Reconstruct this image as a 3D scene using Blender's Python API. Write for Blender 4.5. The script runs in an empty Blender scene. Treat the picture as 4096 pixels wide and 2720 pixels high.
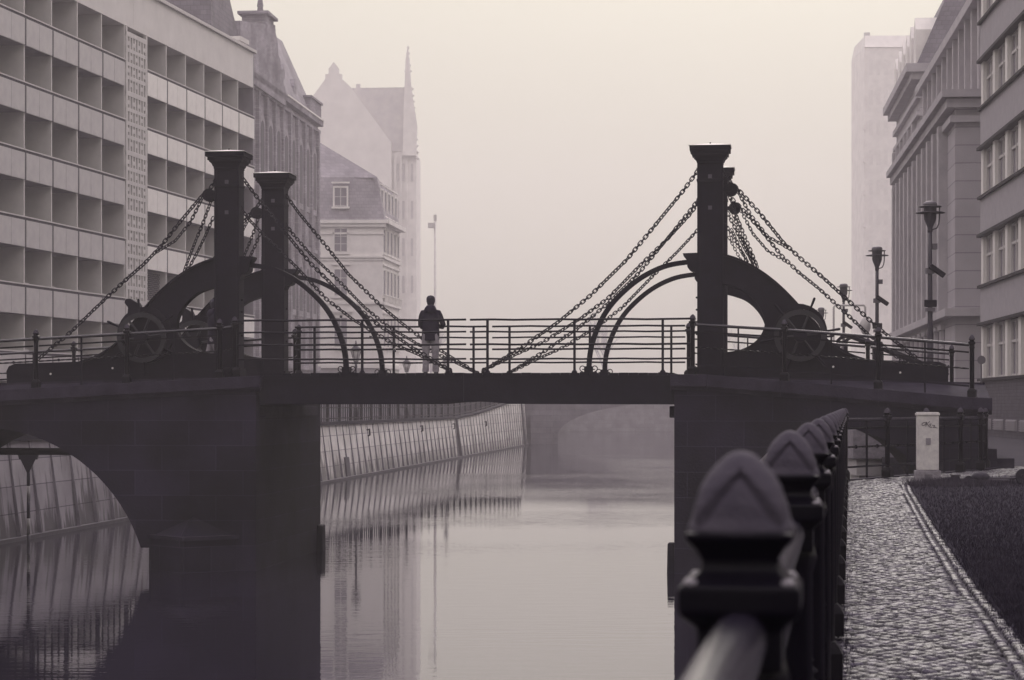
import bpy, math, random
from mathutils import Vector, Matrix
random.seed(7)
R = random.random
def U(a, b): return a + (b - a) * R()
SC = bpy.context.scene
COL = SC.collection
E = 3.44                    # camera height above the water (z = 0 is the water)
QUAY = E - 1.25             # right bank level
LEFT = E - 0.90             # left bank level

# ------------------------------------------------------------------ camera
cam = bpy.data.cameras.new('camera')
camo = bpy.data.objects.new('camera', cam)
COL.objects.link(camo)
camo.location = (0, 0, E)
camo.rotation_euler = (math.radians(90), 0, 0)
cam.sensor_width = 36
cam.lens = 80.0
cam.shift_y = 260.0 / 4096.0
cam.clip_start = 0.05
cam.clip_end = 4000
cam.dof.use_dof = True
cam.dof.focus_distance = 47.0
cam.dof.aperture_fstop = 10.5
SC.camera = camo

# ------------------------------------------------------------------ sky, sun, exposure
SUN_EL, SUN_AZ = math.radians(34), math.radians(8)     # behind the fog, ahead and a little right
world = bpy.data.worlds.new('World')
SC.world = world
world.use_nodes = True
nt = world.node_tree
nt.nodes.clear()
sky = nt.nodes.new('ShaderNodeTexSky')
sky.sky_type = 'NISHITA'
sky.sun_disc = False
sky.sun_elevation = SUN_EL
sky.sun_rotation = SUN_AZ
sky.dust_density = 6.0
sky.air_density = 1.5
bw = nt.nodes.new('ShaderNodeRGBToBW')
mr = nt.nodes.new('ShaderNodeMath'); mr.operation = 'MULTIPLY_ADD'
mr.inputs[1].default_value = 0.60; mr.inputs[2].default_value = 12.0
# overcast dome: the zenith is about three times as bright as the horizon
gc = nt.nodes.new('ShaderNodeTexCoord'); gs = nt.nodes.new('ShaderNodeSeparateXYZ'); gm = nt.nodes.new('ShaderNodeFloatCurve')
cv = gm.mapping.curves[0]; cv.points[0].location = (0, .30); cv.points[1].location = (1, 1.0)
cv.points.new(.18, .345); cv.points.new(.4, .62); gm.mapping.update()
gx_ = nt.nodes.new('ShaderNodeMath'); gx_.operation = 'MULTIPLY'
nt.links.new(gc.outputs['Generated'], gs.inputs[0]); nt.links.new(gs.outputs[2], gm.inputs['Value'])
tint = nt.nodes.new('ShaderNodeMix'); tint.data_type = 'RGBA'; tint.blend_type = 'MULTIPLY'
tint.inputs[0].default_value = 1.0
tcr = nt.nodes.new('ShaderNodeValToRGB')                      # cream near the horizon, cooler overhead
tcr.color_ramp.elements[0].position = 0.20; tcr.color_ramp.elements[0].color = (1.0, 0.945, 0.785, 1)
tcr.color_ramp.elements[1].position = 0.60; tcr.color_ramp.elements[1].color = (0.99, 0.885, 0.93, 1)
bg = nt.nodes.new('ShaderNodeBackground'); bg.inputs[1].default_value = 0.115
wo = nt.nodes.new('ShaderNodeOutputWorld')
nt.links.new(sky.outputs[0], bw.inputs[0])
nt.links.new(bw.outputs[0], mr.inputs[0])
nt.links.new(mr.outputs[0], gx_.inputs[0]); nt.links.new(gm.outputs[0], gx_.inputs[1]); nt.links.new(gx_.outputs[0], tint.inputs[6])
nt.links.new(gs.outputs[2], tcr.inputs[0]); nt.links.new(tcr.outputs[0], tint.inputs[7])
nt.links.new(tint.outputs[2], bg.inputs[0])
nt.links.new(bg.outputs[0], wo.inputs[0])
sun = bpy.data.lights.new('sun', 'SUN')
sun.energy = 0.6; sun.angle = math.radians(18); sun.color = (1.0, 0.93, 0.84)
suno = bpy.data.objects.new('sun', sun); COL.objects.link(suno)
sd = Vector((math.sin(SUN_AZ) * math.cos(SUN_EL), math.cos(SUN_AZ) * math.cos(SUN_EL), math.sin(SUN_EL)))
suno.rotation_euler = (-sd).to_track_quat('-Z', 'Y').to_euler()
suno.location = (0, 0, 60)
vs = SC.view_settings
vs.view_transform = 'Standard'; vs.look = 'None'; vs.gamma = 1.0; vs.exposure = 0.0
vs.use_curve_mapping = False
SC.render.engine = 'CYCLES'
SC.cycles.max_bounces = 6; SC.cycles.diffuse_bounces = 2; SC.cycles.glossy_bounces = 3
SC.cycles.volume_bounces = 3; SC.cycles.transmission_bounces = 3; SC.cycles.transparent_max_bounces = 6
SC.cycles.volume_step_rate = 4.0
SC.cycles.use_adaptive_sampling = False
SC.cycles.use_denoising = True

# ------------------------------------------------------------------ materials
def duo(v):
    """the toned print: dark pigments lean violet, light ones lean cream"""
    tab = [(0, (1.0, .74, 1.75)), (.02, (1.0, .76, 1.6)), (.045, (1.0, .85, 1.2)), (.10, (1.0, .90, 1.10)), (.6, (1.0, .965, .94)), (1, (1, .97, .93))]
    for (a, ca), (b, cb) in zip(tab[:-1], tab[1:]):
        if v <= b:
            t = (v - a) / (b - a); c = [ca[i] + (cb[i] - ca[i]) * t for i in range(3)]; break
    return tuple(min(1, v * c[i]) for i in range(3)) + (1,)

def new_mat(name):
    m = bpy.data.materials.new(name); m.use_nodes = True
    n = m.node_tree; n.nodes.clear()
    o = n.nodes.new('ShaderNodeOutputMaterial'); p = n.nodes.new('ShaderNodeBsdfPrincipled')
    n.links.new(p.outputs[0], o.inputs[0])
    return m, n, p

def mat(name, v, rough=0.6, var=0.25, scale=3.0, bump=0.15, bscale=40.0, metal=0.0, zs=1.0, spec=0.5, coat=0.0):
    m, n, p = new_mat(name)
    tc = n.nodes.new('ShaderNodeTexCoord'); mp = n.nodes.new('ShaderNodeMapping')
    mp.inputs['Scale'].default_value = (1, 1, zs)
    n.links.new(tc.outputs['Object'], mp.inputs[0])
    nz = n.nodes.new('ShaderNodeTexNoise'); nz.inputs['Scale'].default_value = scale
    nz.inputs['Detail'].default_value = 6; nz.inputs['Roughness'].default_value = 0.65
    n.links.new(mp.outputs[0], nz.inputs['Vector'])
    cr = n.nodes.new('ShaderNodeValToRGB')
    cr.color_ramp.elements[0].position = 0.3; cr.color_ramp.elements[1].position = 0.7
    cr.color_ramp.elements[0].color = duo(v * (1 - var)); cr.color_ramp.elements[1].color = duo(v * (1 + var))
    n.links.new(nz.outputs[0], cr.inputs[0]); n.links.new(cr.outputs[0], p.inputs['Base Color'])
    p.inputs['Roughness'].default_value = rough; p.inputs['Metallic'].default_value = metal
    p.inputs['Specular IOR Level'].default_value = spec
    if coat: p.inputs['Coat Weight'].default_value = coat; p.inputs['Coat Roughness'].default_value = 0.2
    if bump:
        b2 = n.nodes.new('ShaderNodeTexNoise'); b2.inputs['Scale'].default_value = bscale; b2.inputs['Detail'].default_value = 4
        n.links.new(tc.outputs['Object'], b2.inputs['Vector'])
        bp = n.nodes.new('ShaderNodeBump'); bp.inputs['Strength'].default_value = bump; bp.inputs['Distance'].default_value = 0.02
        n.links.new(b2.outputs[0], bp.inputs['Height']); n.links.new(bp.outputs[0], p.inputs['Normal'])
    return m

def brick_mat(name, v, vm, bw_, bh, mortar, rough=0.75, offset=0.5, var=0.3, scale=1.5, axes='xz', stain=0.0, bump=0.4, spec=0.15):
    """coursed masonry in object space: axes says which two object axes the courses lie in"""
    m, n, p = new_mat(name)
    tc = n.nodes.new('ShaderNodeTexCoord'); sp = n.nodes.new('ShaderNodeSeparateXYZ'); cb = n.nodes.new('ShaderNodeCombineXYZ')
    n.links.new(tc.outputs['Object'], sp.inputs[0])
    if axes == 'both':      # x + y, so that faces turned either way are coursed
        ad = n.nodes.new('ShaderNodeMath'); ad.operation = 'ADD'
        n.links.new(sp.outputs[0], ad.inputs[0]); n.links.new(sp.outputs[1], ad.inputs[1]); n.links.new(ad.outputs[0], cb.inputs[0])
    else:
        n.links.new(sp.outputs['xyz'.index(axes[0])], cb.inputs[0])
    n.links.new(sp.outputs['xyz'.index(axes[1]) if axes != 'both' else 2], cb.inputs[1])
    br = n.nodes.new('ShaderNodeTexBrick'); br.offset = offset
    br.inputs['Scale'].default_value = 1.0
    br.inputs['Brick Width'].default_value = bw_; br.inputs['Row Height'].default_value = bh
    br.inputs['Mortar Size'].default_value = mortar; br.inputs['Mortar Smooth'].default_value = 0.3
    br.inputs['Color1'].default_value = duo(v * (1 - var * .5)); br.inputs['Color2'].default_value = duo(v * (1 + var * .5))
    br.inputs['Mortar'].default_value = duo(vm)
    n.links.new(cb.outputs[0], br.inputs['Vector'])
    nz = n.nodes.new('ShaderNodeTexNoise'); nz.inputs['Scale'].default_value = scale; nz.inputs['Detail'].default_value = 7
    n.links.new(tc.outputs['Object'], nz.inputs['Vector'])
    mm = n.nodes.new('ShaderNodeMapRange'); mm.inputs[1].default_value = 0.3; mm.inputs[2].default_value = 0.7
    mm.inputs[3].default_value = 1 - var; mm.inputs[4].default_value = 1 + var
    n.links.new(nz.outputs[0], mm.inputs[0])
    mx = n.nodes.new('ShaderNodeMix'); mx.data_type = 'RGBA'; mx.blend_type = 'MULTIPLY'; mx.inputs[0].default_value = 1
    n.links.new(br.outputs[0], mx.inputs[6]); n.links.new(mm.outputs[0], mx.inputs[7])
    last = mx.outputs[2]
    if stain:               # streaks of algae and run-off with a shape of their own
        mp = n.nodes.new('ShaderNodeMapping'); mp.inputs['Scale'].default_value = (2.2, 2.2, 0.35)
        n.links.new(tc.outputs['Object'], mp.inputs[0])
        n2 = n.nodes.new('ShaderNodeTexNoise'); n2.inputs['Scale'].default_value = 1.6; n2.inputs['Detail'].default_value = 6
        n.links.new(mp.outputs[0], n2.inputs['Vector'])
        z2 = n.nodes.new('ShaderNodeMapRange'); z2.inputs[1].default_value = 1.1; z2.inputs[2].default_value = 0.1
        z2.inputs[3].default_value = 0.0; z2.inputs[4].default_value = 0.22
        n.links.new(sp.outputs[2], z2.inputs[0])
        ad2 = n.nodes.new('ShaderNodeMath'); ad2.operation = 'ADD'
        n.links.new(n2.outputs[0], ad2.inputs[0]); n.links.new(z2.outputs[0], ad2.inputs[1])
        r2 = n.nodes.new('ShaderNodeMapRange'); r2.inputs[1].default_value = 0.55; r2.inputs[2].default_value = 0.68
        r2.inputs[3].default_value = 1.0; r2.inputs[4].default_value = 1 - stain
        n.links.new(ad2.outputs[0], r2.inputs[0])
        m2 = n.nodes.new('ShaderNodeMix'); m2.data_type = 'RGBA'; m2.blend_type = 'MULTIPLY'; m2.inputs[0].default_value = 1
        n.links.new(last, m2.inputs[6]); n.links.new(r2.outputs[0], m2.inputs[7]); last = m2.outputs[2]
    n.links.new(last, p.inputs['Base Color'])
    p.inputs['Roughness'].default_value = rough; p.inputs['Specular IOR Level'].default_value = spec
    bp = n.nodes.new('ShaderNodeBump'); bp.inputs['Strength'].default_value = bump; bp.inputs['Distance'].default_value = 0.02
    n.links.new(br.outputs[1], bp.inputs['Height']); bp.invert = True
    b3 = n.nodes.new('ShaderNodeTexNoise'); b3.inputs['Scale'].default_value = 18; b3.inputs['Detail'].default_value = 5
    n.links.new(tc.outputs['Object'], b3.inputs['Vector'])
    bp2 = n.nodes.new('ShaderNodeBump'); bp2.inputs['Strength'].default_value = 0.35; bp2.inputs['Distance'].default_value = 0.02
    n.links.new(b3.outputs[0], bp2.inputs['Height']); n.links.new(bp.outputs[0], bp2.inputs['Normal'])
    n.links.new(bp2.outputs[0], p.inputs['Normal'])
    return m

M = {}
M['iron'] = mat('painted_iron', 0.008, 0.6, 0.3, 4, 0.2, 60, spec=0.1)
M['iron_gloss'] = mat('wet_painted_iron', 0.004, 0.3, 0.3, 6, 0.05, 90, spec=0.1)
M['rail'] = mat('wet_handrail_paint', 0.012, 0.24, 0.3, 6, 0.05, 90, spec=0.7)
M['boltglint'] = mat('wet_bolt_glint', 0.16, 0.2, 0.2, 9, 0.0, spec=0.8)  # pale colour paints in the bright highlights on the bolt heads
M['finial'] = mat('weathered_cast_iron', 0.052, 0.75, 0.25, 18, 0.25, 220, spec=0.25)
M['chain'] = mat('chain_iron', 0.010, 0.6, 0.3, 9, 0.0, spec=0.2)
M['zinc'] = mat('zinc_sheet', 0.80, 0.5, 0.12, 6, 0.05, 40)
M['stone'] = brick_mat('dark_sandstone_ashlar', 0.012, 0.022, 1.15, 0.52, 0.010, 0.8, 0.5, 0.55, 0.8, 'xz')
M['stone_side'] = M['stone']
M['coping'] = mat('dark_coping_stone', 0.022, 0.8, 0.5, 2.0, 0.5, 25, spec=.15)
M['bolt'] = mat('dull_bolt_plate', 0.07, 0.6, 0.2, 20, 0.1)
M['wornrim'] = mat('worn_wheel_rim', 0.008, 0.5, 0.4, 8, 0.1, 60)
M['timber'] = mat('dark_deck_timber', 0.009, 0.7, 0.3, 3, 0.3, 30, spec=.1)
M['cobble'] = mat('granite_setts', 0.023, 0.38, 0.55, 9, 0.35, 60, spec=0.4)
_m = M['cobble']; _n = _m.node_tree; _p = [q for q in _n.nodes if q.type == 'BSDF_PRINCIPLED'][0]
_g = _n.nodes.new('ShaderNodeNewGeometry'); _r = _n.nodes.new('ShaderNodeMapRange'); _r.inputs[3].default_value = .35; _r.inputs[4].default_value = 1.9
_x = _n.nodes.new('ShaderNodeMix'); _x.data_type = 'RGBA'; _x.blend_type = 'MULTIPLY'; _x.inputs[0].default_value = 1
_n.links.new(_g.outputs['Random Per Island'], _r.inputs[0]); _n.links.new(_p.inputs['Base Color'].links[0].from_socket, _x.inputs[6])
_n.links.new(_r.outputs[0], _x.inputs[7]); _n.links.new(_x.outputs[2], _p.inputs['Base Color'])
M['joint'] = mat('sandy_joints', 0.028, 0.9, 0.4, 12, 0.4, 60)
M['soil'] = mat('turf_soil', 0.014, 0.95, 0.5, 5, 0.6, 40, spec=0.1)
M['grass'] = mat('grass_blades', 0.023, 0.8, 0.5, 3, 0.0, spec=0.15)
M['drygrass'] = mat('dry_grass_blades', 0.045, 0.8, 0.4, 3, 0.0, spec=0.15)
M['asphalt'] = mat('wet_asphalt', 0.035, 0.85, 0.25, 2, 0.4, 120, spec=.15)
M['quaywall'] = brick_mat('pale_concrete_quay_slabs', 0.78, 0.30, 40.0, 0.68, 0.014, 0.7, 0.0, 0.24, 0.7, 'xz', stain=0.6)
M['quayshade'] = brick_mat('shaded_stained_quay_slabs', 0.36, 0.14, 40.0, 0.68, 0.014, 0.7, 0.0, 0.22, 0.9, 'xz', stain=0.62)  # slab colour darkened for shade under the arch; the stains are dirt
M['plinth'] = mat('dark_wet_plinth', 0.06, 0.5, 0.3, 3, 0.2, 20)
M['jointdark'] = mat('dirty_wall_joint', 0.20, 0.8, 0.3, 2, 0.2, 20)
M['palest'] = mat('pale_render', 0.50, 0.8, 0.10, 1.2, 0.2, 20)
M['parapet'] = mat('parapet_render', 0.72, 0.8, 0.08, 0.8, 0.2, 20)
M['panel_grey'] = mat('grey_balcony_sheet', 0.53, 0.5, 0.10, 1.5, 0.05, 20)
M['panel_pale'] = mat('pale_balcony_sheet', 0.86, 0.45, 0.08, 1.5, 0.05, 20)
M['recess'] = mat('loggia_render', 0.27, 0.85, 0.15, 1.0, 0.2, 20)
M['edge'] = mat('light_slab_edge', 0.62, 0.7, 0.06, 2, 0.1, 30)
M['gapdark'] = mat('dark_gap', 0.05, 0.7, 0.2, 2, 0.1, 30)
M['lattice'] = mat('concrete_lattice', 0.62, 0.8, 0.08, 2, 0.2, 30)
M['brickdark'] = brick_mat('dark_old_brick', 0.27, 0.21, 0.52, 0.16, 0.02, 0.85, 0.5, 0.4, 0.5, 'both')
M['roofdark'] = brick_mat('dark_slate_roof', 0.17, 0.13, 0.5, 0.35, 0.03, 0.7, 0.5, 0.3, 0.4, 'both')
M['rooftile'] = brick_mat('tiled_roof', 0.30, 0.24, 0.5, 0.35, 0.03, 0.7, 0.5, 0.25, 0.4, 'both')
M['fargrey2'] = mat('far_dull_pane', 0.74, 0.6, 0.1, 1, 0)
M['masthaze'] = mat('fog_paled_mast', 0.75, 0.6, 0.1, 2, 0)  # mast colour lightened so the fog is partly in the paint
M['farpale'] = mat('far_pale_render', 0.80, 0.8, 0.08, 0.3, 0.1, 10)  # wall colour raised to add to the distant haze
M['hazebark'] = mat('haze_paled_bark', 0.34, 0.9, 0.2, 3, 0.1, 20)  # bark colour paled to paint in the fog, no frost on it
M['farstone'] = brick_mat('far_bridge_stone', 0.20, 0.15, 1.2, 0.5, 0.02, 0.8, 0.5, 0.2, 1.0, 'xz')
M['cream'] = mat('cream_stucco', 0.80, 0.8, 0.10, 0.8, 0.15, 14)
M['sandst'] = brick_mat('grey_sandstone_blocks', 0.38, 0.24, 60, 0.82, 0.03, 0.8, 0.5, 0.08, 0.7, 'both')
M['sandtrim'] = mat('sandstone_trim', 0.38, 0.8, 0.15, 1.0, 0.2, 20)
M['fargrey'] = mat('far_pale_stone', 0.80, 0.8, 0.12, 0.4, 0.1, 10)  # distant haze partly put into this pale colour
M['farroof'] = mat('far_roof', 0.55, 0.8, 0.15, 0.4, 0.1, 10)  # roof colour lightened to stand in for distant haze
M['spandrel'] = mat('grey_spandrel_render', 0.33, 0.75, 0.10, 2.5, 0.4, 60)
M['brickgrey'] = brick_mat('grey_plinth_brick', 0.085, 0.06, 0.5, 0.13, 0.015, 0.8, 0.5, 0.2, 2, 'both')
M['winframe'] = mat('white_window_frame', 0.55, 0.5, 0.06, 3, 0.0)
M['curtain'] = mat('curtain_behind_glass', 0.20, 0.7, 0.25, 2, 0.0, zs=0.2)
M['bark'] = mat('dark_bark', 0.06, 0.9, 0.3, 3, 0.3, 20)
M['cabinet'] = mat('dirty_cream_cabinet', 0.52, 0.6, 0.22, 9, 0.1, 60)
M['cabbase'] = mat('dirty_concrete_base', 0.22, 0.85, 0.35, 8, 0.5, 40)
M['cabplate'] = mat('dark_base_plate', 0.12, 0.8, 0.3, 8, 0.3, 40)
M['ink'] = mat('black_marker', 0.02, 0.6, 0.1, 5, 0)
M['lampcap'] = mat('dull_lamp_cap', 0.12, 0.5, 0.2, 5, 0.05, 50)
M['clampgrey'] = mat('dull_clamp', 0.10, 0.6, 0.2, 5, 0.05, 50)
M['lampmetal'] = mat('lamp_metal', 0.035, 0.45, 0.2, 5, 0.05, 50)
M['coat'] = mat('dark_wool_coat', 0.018, 0.95, 0.25, 12, 0.3, 120, spec=0.1)
M['jeans'] = mat('faded_jeans', 0.27, 0.9, 0.35, 9, 0.5, 60, spec=0.15)
M['skin'] = mat('skin', 0.22, 0.6, 0.08, 8, 0)
M['hair'] = mat('dark_hair', 0.02, 0.8, 0.2, 20, 0.3, 200)
M['rubber'] = mat('black_rubber', 0.015, 0.8, 0.2, 8, 0.1)
M['white'] = mat('white_paint', 0.55, 0.6, 0.1, 4, 0)
M['signred'] = mat('sign_face', 0.12, 0.5, 0.1, 4, 0)
M['carpaint'] = mat('car_paint', 0.10, 0.3, 0.05, 2, 0, coat=0.6)
m, n, p = new_mat('window_glass')
p.inputs['Base Color'].default_value = duo(0.03); p.inputs['Roughness'].default_value = 0.08
p.inputs['Specular IOR Level'].default_value = 0.8
M['glass'] = m

m, n, p = new_mat('canal_water')
p.inputs['Base Color'].default_value = duo(0.012); p.inputs['Roughness'].default_value = 0.015
p.inputs['IOR'].default_value = 1.46
tc = n.nodes.new('ShaderNodeTexCoord')
def wnoise(sx, sy, sc, det):
    mp = n.nodes.new('ShaderNodeMapping'); mp.inputs['Scale'].default_value = (sx, sy, 1)
    n.links.new(tc.outputs['Object'], mp.inputs[0])
    z = n.nodes.new('ShaderNodeTexNoise'); z.inputs['Scale'].default_value = sc; z.inputs['Detail'].default_value = det
    n.links.new(mp.outputs[0], z.inputs['Vector']); return z
z1, z2, z3 = wnoise(.5, 1.5, 2.2, 3), wnoise(.8, 1.3, 9, 2), wnoise(.12, .2, .35, 2)
b1 = n.nodes.new('ShaderNodeBump'); b1.inputs['Distance'].default_value = 0.006
r1 = n.nodes.new('ShaderNodeMapRange'); r1.inputs[1].default_value = .4; r1.inputs[2].default_value = .65; r1.inputs[3].default_value = .15; r1.inputs[4].default_value = 1.3
n.links.new(z3.outputs[0], r1.inputs[0]); n.links.new(r1.outputs[0], b1.inputs['Strength'])
n.links.new(z1.outputs[0], b1.inputs['Height'])
b2 = n.nodes.new('ShaderNodeBump'); b2.inputs['Strength'].default_value = 0.5; b2.inputs['Distance'].default_value = 0.0007
n.links.new(z2.outputs[0], b2.inputs['Height']); n.links.new(b1.outputs[0], b2.inputs['Normal'])
n.links.new(b2.outputs[0], p.inputs['Normal'])
M['water'] = m

# ------------------------------------------------------------------ mesh builder
class MB:
    def __init__(s): s.v = []; s.f = []; s.T = None; s.sm = []
    def add(s, vs, fs, smooth=False):
        k = len(s.v)
        if s.T is not None: vs = [tuple(s.T @ Vector(q)) for q in vs]
        s.v += [tuple(q) for q in vs]; s.f += [tuple(k + i for i in f) for f in fs]; s.sm += [smooth] * len(fs)
        return s
    def hexa(s, p):  # 4 bottom ccw, 4 top ccw
        return s.add(p, [(3, 2, 1, 0), (4, 5, 6, 7), (0, 1, 5, 4), (1, 2, 6, 5), (2, 3, 7, 6), (3, 0, 4, 7)])
    def box(s, x0, x1, y0, y1, z0, z1):
        return s.hexa([(x0, y0, z0), (x1, y0, z0), (x1, y1, z0), (x0, y1, z0), (x0, y0, z1), (x1, y0, z1), (x1, y1, z1), (x0, y1, z1)])
    def prism_xz(s, poly, y0, y1):
        n = len(poly)
        a = sum(poly[i][0] * poly[(i + 1) % n][1] - poly[(i + 1) % n][0] * poly[i][1] for i in range(n))
        if a < 0: poly = poly[::-1]
        vs = [(x, y0(x) if callable(y0) else y0, z) for x, z in poly] + [(x, y1(x) if callable(y1) else y1, z) for x, z in poly]
        fs = [tuple(range(n)), tuple(range(2 * n - 1, n - 1, -1))] + [(i, i + n, (i + 1) % n + n, (i + 1) % n) for i in range(n)]
        return s.add(vs, fs)
    def strip_xz(s, outer, inner, y0, y1, smooth=False):
        """band between two polylines of equal length in xz, given thickness in y"""
        n = len(outer)
        vs = [(x, y0, z) for x, z in outer] + [(x, y0, z) for x, z in inner] + [(x, y1, z) for x, z in outer] + [(x, y1, z) for x, z in inner]
        fs = []
        for i in range(n - 1):
            fs += [(i, i + 1, n + i + 1, n + i), (2 * n + i, 3 * n + i, 3 * n + i + 1, 2 * n + i + 1),
                   (i, 2 * n + i, 2 * n + i + 1, i + 1), (n + i, n + i + 1, 3 * n + i + 1, 3 * n + i)]
        fs += [(0, n, 3 * n, 2 * n), (n - 1, 3 * n - 1, 4 * n - 1, 2 * n - 1)]
        return s.add(vs, fs)
    def tube(s, pts, r, n=8, caps=True, rs=None):
        pts = [Vector(q) for q in pts]; vs = []; fs = []; m = len(pts)
        up = Vector((0, 0, 1)); prev = None
        for i, q in enumerate(pts):
            d = (pts[min(i + 1, m - 1)] - pts[max(i - 1, 0)]).normalized()
            if prev is None:
                a = d.cross(up)
                if a.length < 1e-3: a = d.cross(Vector((1, 0, 0)))
            else: a = prev - d * prev.dot(d)
            a.normalize(); prev = a; b = d.cross(a)
            rr = rs[i] if rs else r
            for k in range(n):
                w = 2 * math.pi * k / n
                vs.append(q + a * math.cos(w) * rr + b * math.sin(w) * rr)
        for i in range(m - 1):
            for k in range(n):
                fs.append((i * n + k, i * n + (k + 1) % n, (i + 1) * n + (k + 1) % n, (i + 1) * n + k))
        s.add(vs, fs, True)
        if caps: s.add(vs[:n], [tuple(range(n - 1, -1, -1))]); s.add(vs[-n:], [tuple(range(n))])
        return s
    def lathe(s, prof, c=(0, 0, 0), n=16, smooth=True, sq=False):
        vs = []; fs = []
        for r, z in prof:
            for k in range(n):
                w = 2 * math.pi * (k + (.5 if sq else 0)) / n
                rr = r / math.cos(math.pi / n) if sq else r
                vs.append((c[0] + rr * math.cos(w), c[1] + rr * math.sin(w), c[2] + z))
        m = len(prof)
        for i in range(m - 1):
            for k in range(n): fs.append((i * n + k, i * n + (k + 1) % n, (i + 1) * n + (k + 1) % n, (i + 1) * n + k))
        fs += [tuple(range(n - 1, -1, -1)), tuple(range((m - 1) * n, m * n))]
        return s.add(vs, fs, smooth and not sq)
    def ring_y(s, c, ro, ri, y0, y1, n=28):
        """flat ring whose axis is y"""
        o = [(c[0] + ro * math.cos(2 * math.pi * k / n), c[1] + ro * math.sin(2 * math.pi * k / n)) for k in range(n + 1)]
        i = [(c[0] + ri * math.cos(2 * math.pi * k / n), c[1] + ri * math.sin(2 * math.pi * k / n)) for k in range(n + 1)]
        return s.strip_xz(o, i, y0, y1)
    def disc_y(s, c, r, y0, y1, n=24):
        return s.prism_xz([(c[0] + r * math.cos(2 * math.pi * k / n), c[1] + r * math.sin(2 * math.pi * k / n)) for k in range(n)], y0, y1)
    def build(s, name, m, parent=None, bevel=0.0, loc=None, rotz=0.0):
        me = bpy.data.meshes.new(name); me.from_pydata(s.v, [], s.f); me.update()
        me.polygons.foreach_set('use_smooth', s.sm)
        me.materials.append(M[m] if isinstance(m, str) else m)
        o = bpy.data.objects.new(name, me); COL.objects.link(o)
        if parent: o.parent = parent
        if loc: o.location = loc
        if rotz: o.rotation_euler[2] = rotz
        if bevel:
            b = o.modifiers.new('bevel', 'BEVEL'); b.width = bevel; b.segments = 2; b.limit_method = 'ANGLE'
        return o

def tag(o, label=None, cat=None, group=None, kind=None):
    if label: o['label'] = label
    if cat: o['category'] = cat
    if group: o['group'] = group
    if kind: o['kind'] = kind
    return o
def empty(name, loc=(0, 0, 0), rz=0.0):
    o = bpy.data.objects.new(name, None); COL.objects.link(o)
    o.location = loc; o.rotation_euler = (0, 0, rz); o.empty_display_size = .3
    return o
def kids(o): return [c for c in bpy.data.objects if c.parent is o]
def copy_tree(o, parent=None, loc=None, rz=None):
    c = o.copy(); COL.objects.link(c)
    if parent is not None: c.parent = parent
    if loc is not None: c.location = loc
    if rz is not None: c.rotation_euler[2] = rz
    for ch in kids(o): copy_tree(ch, c)
    return c
def poly_sheet(pts, z):
    return MB().add([(x, y, z) for x, y in pts], [tuple(range(len(pts)))])

# ------------------------------------------------------------------ setting: water and land
tag(MB().add([(-300, -40, 0), (300, -40, 0), (300, 880, 0), (-300, 880, 0)], [(0, 1, 2, 3)]).build('water', 'water'), kind='structure')

def rail_x(y): return .242 + .1488 * (y - 2.4)           # quay railing line on the near right bank
edge = [(rail_x(-20) - .14, -20), (rail_x(36.9) - .14, 36.9), (6.24, 38.72), (8.12, 42.0), (9.0, 43.6), (9.6, 44.9)]
land_r = edge + [(9.9, 47), (10.2, 54.5), (8.9, 54.6)] + [(8.9 + .1 * (y - 54.6), y) for y in (120, 232, 500, 870)] + [(290, 870), (290, -20)]
def slab(name, pts, z0, z1, m):
    n = len(pts)
    vs = [(x, y, z0) for x, y in pts] + [(x, y, z1) for x, y in pts]
    fs = [tuple(range(2 * n - 1, n - 1, -1)) if False else tuple(range(n, 2 * n))] + [(i, (i + 1) % n, (i + 1) % n + n, i + n) for i in range(n)]
    return MB().add(vs, fs).build(name, m)
land_r_ccw = land_r[::-1]
tag(slab('ground_right_bank', land_r_ccw, -0.5, QUAY - .012, 'joint'), kind='structure')

def wall_x(y): return -8.41 + .1 * (y - 98.6)            # foot of the left quay wall
def wall_top(y): return LEFT if y < 150 else LEFT + min(1.0, (y - 150) / 46.0) ** 1.3 * 1.6
ys = [-20, 20, 60, 100, 150, 160, 170, 180, 190, 196.5]
vs = []; fs = []
for y in ys: vs += [(wall_x(y) - .36, y, wall_top(y)), (-60, y, wall_top(y))]
for i in range(len(ys) - 1): fs.append((2 * i, 2 * i + 1, 2 * i + 3, 2 * i + 2))
vs += [(-290, -20, LEFT), (-290, 196.5, LEFT)]
fs.append((1, len(vs) - 2, len(vs) - 1, 2 * len(ys) - 1))
tag(MB().add(vs, fs).build('road_left_bank', 'asphalt'), kind='structure')
tag(poly_sheet([(-290, 196.6), (wall_x(196) - .36, 196.6), (wall_x(196) + 30, 870), (-290, 870)], 4.1).build('ground_far_left_bank', 'asphalt'), kind='structure')

# left quay wall, battered, in lengths along its own x axis
LW = empty('quay_wall', (wall_x(20), 20, 0), math.atan2(1, .1))
tag(LW, 'long pale concrete quay wall leaning back along the far left bank', 'quay wall')
kk = math.hypot(1, .1)
mb = MB(); mbn = MB(); mc = MB(); mp_ = MB()
L = [(y - 20) * kk for y in (20, 74, 100, 150, 160, 170, 180, 190, 196.5)]
for a, b in zip(L[:-1], L[1:]):
    ya, yb = 20 + a / kk, 20 + b / kk
    za, zb = wall_top(ya) - .02, wall_top(yb) - .02
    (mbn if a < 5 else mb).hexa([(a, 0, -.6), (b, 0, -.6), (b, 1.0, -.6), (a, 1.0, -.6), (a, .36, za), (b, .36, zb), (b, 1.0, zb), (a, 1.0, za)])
    mc.hexa([(a, .27, za - .0), (b, .27, zb - .0), (b, .75, zb), (a, .75, za), (a, .27, za + .16), (b, .27, zb + .16), (b, .75, zb + .16), (a, .75, za + .16)])
mp_.box(0, L[-1], -.10, .2, -.5, .10)
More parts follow.
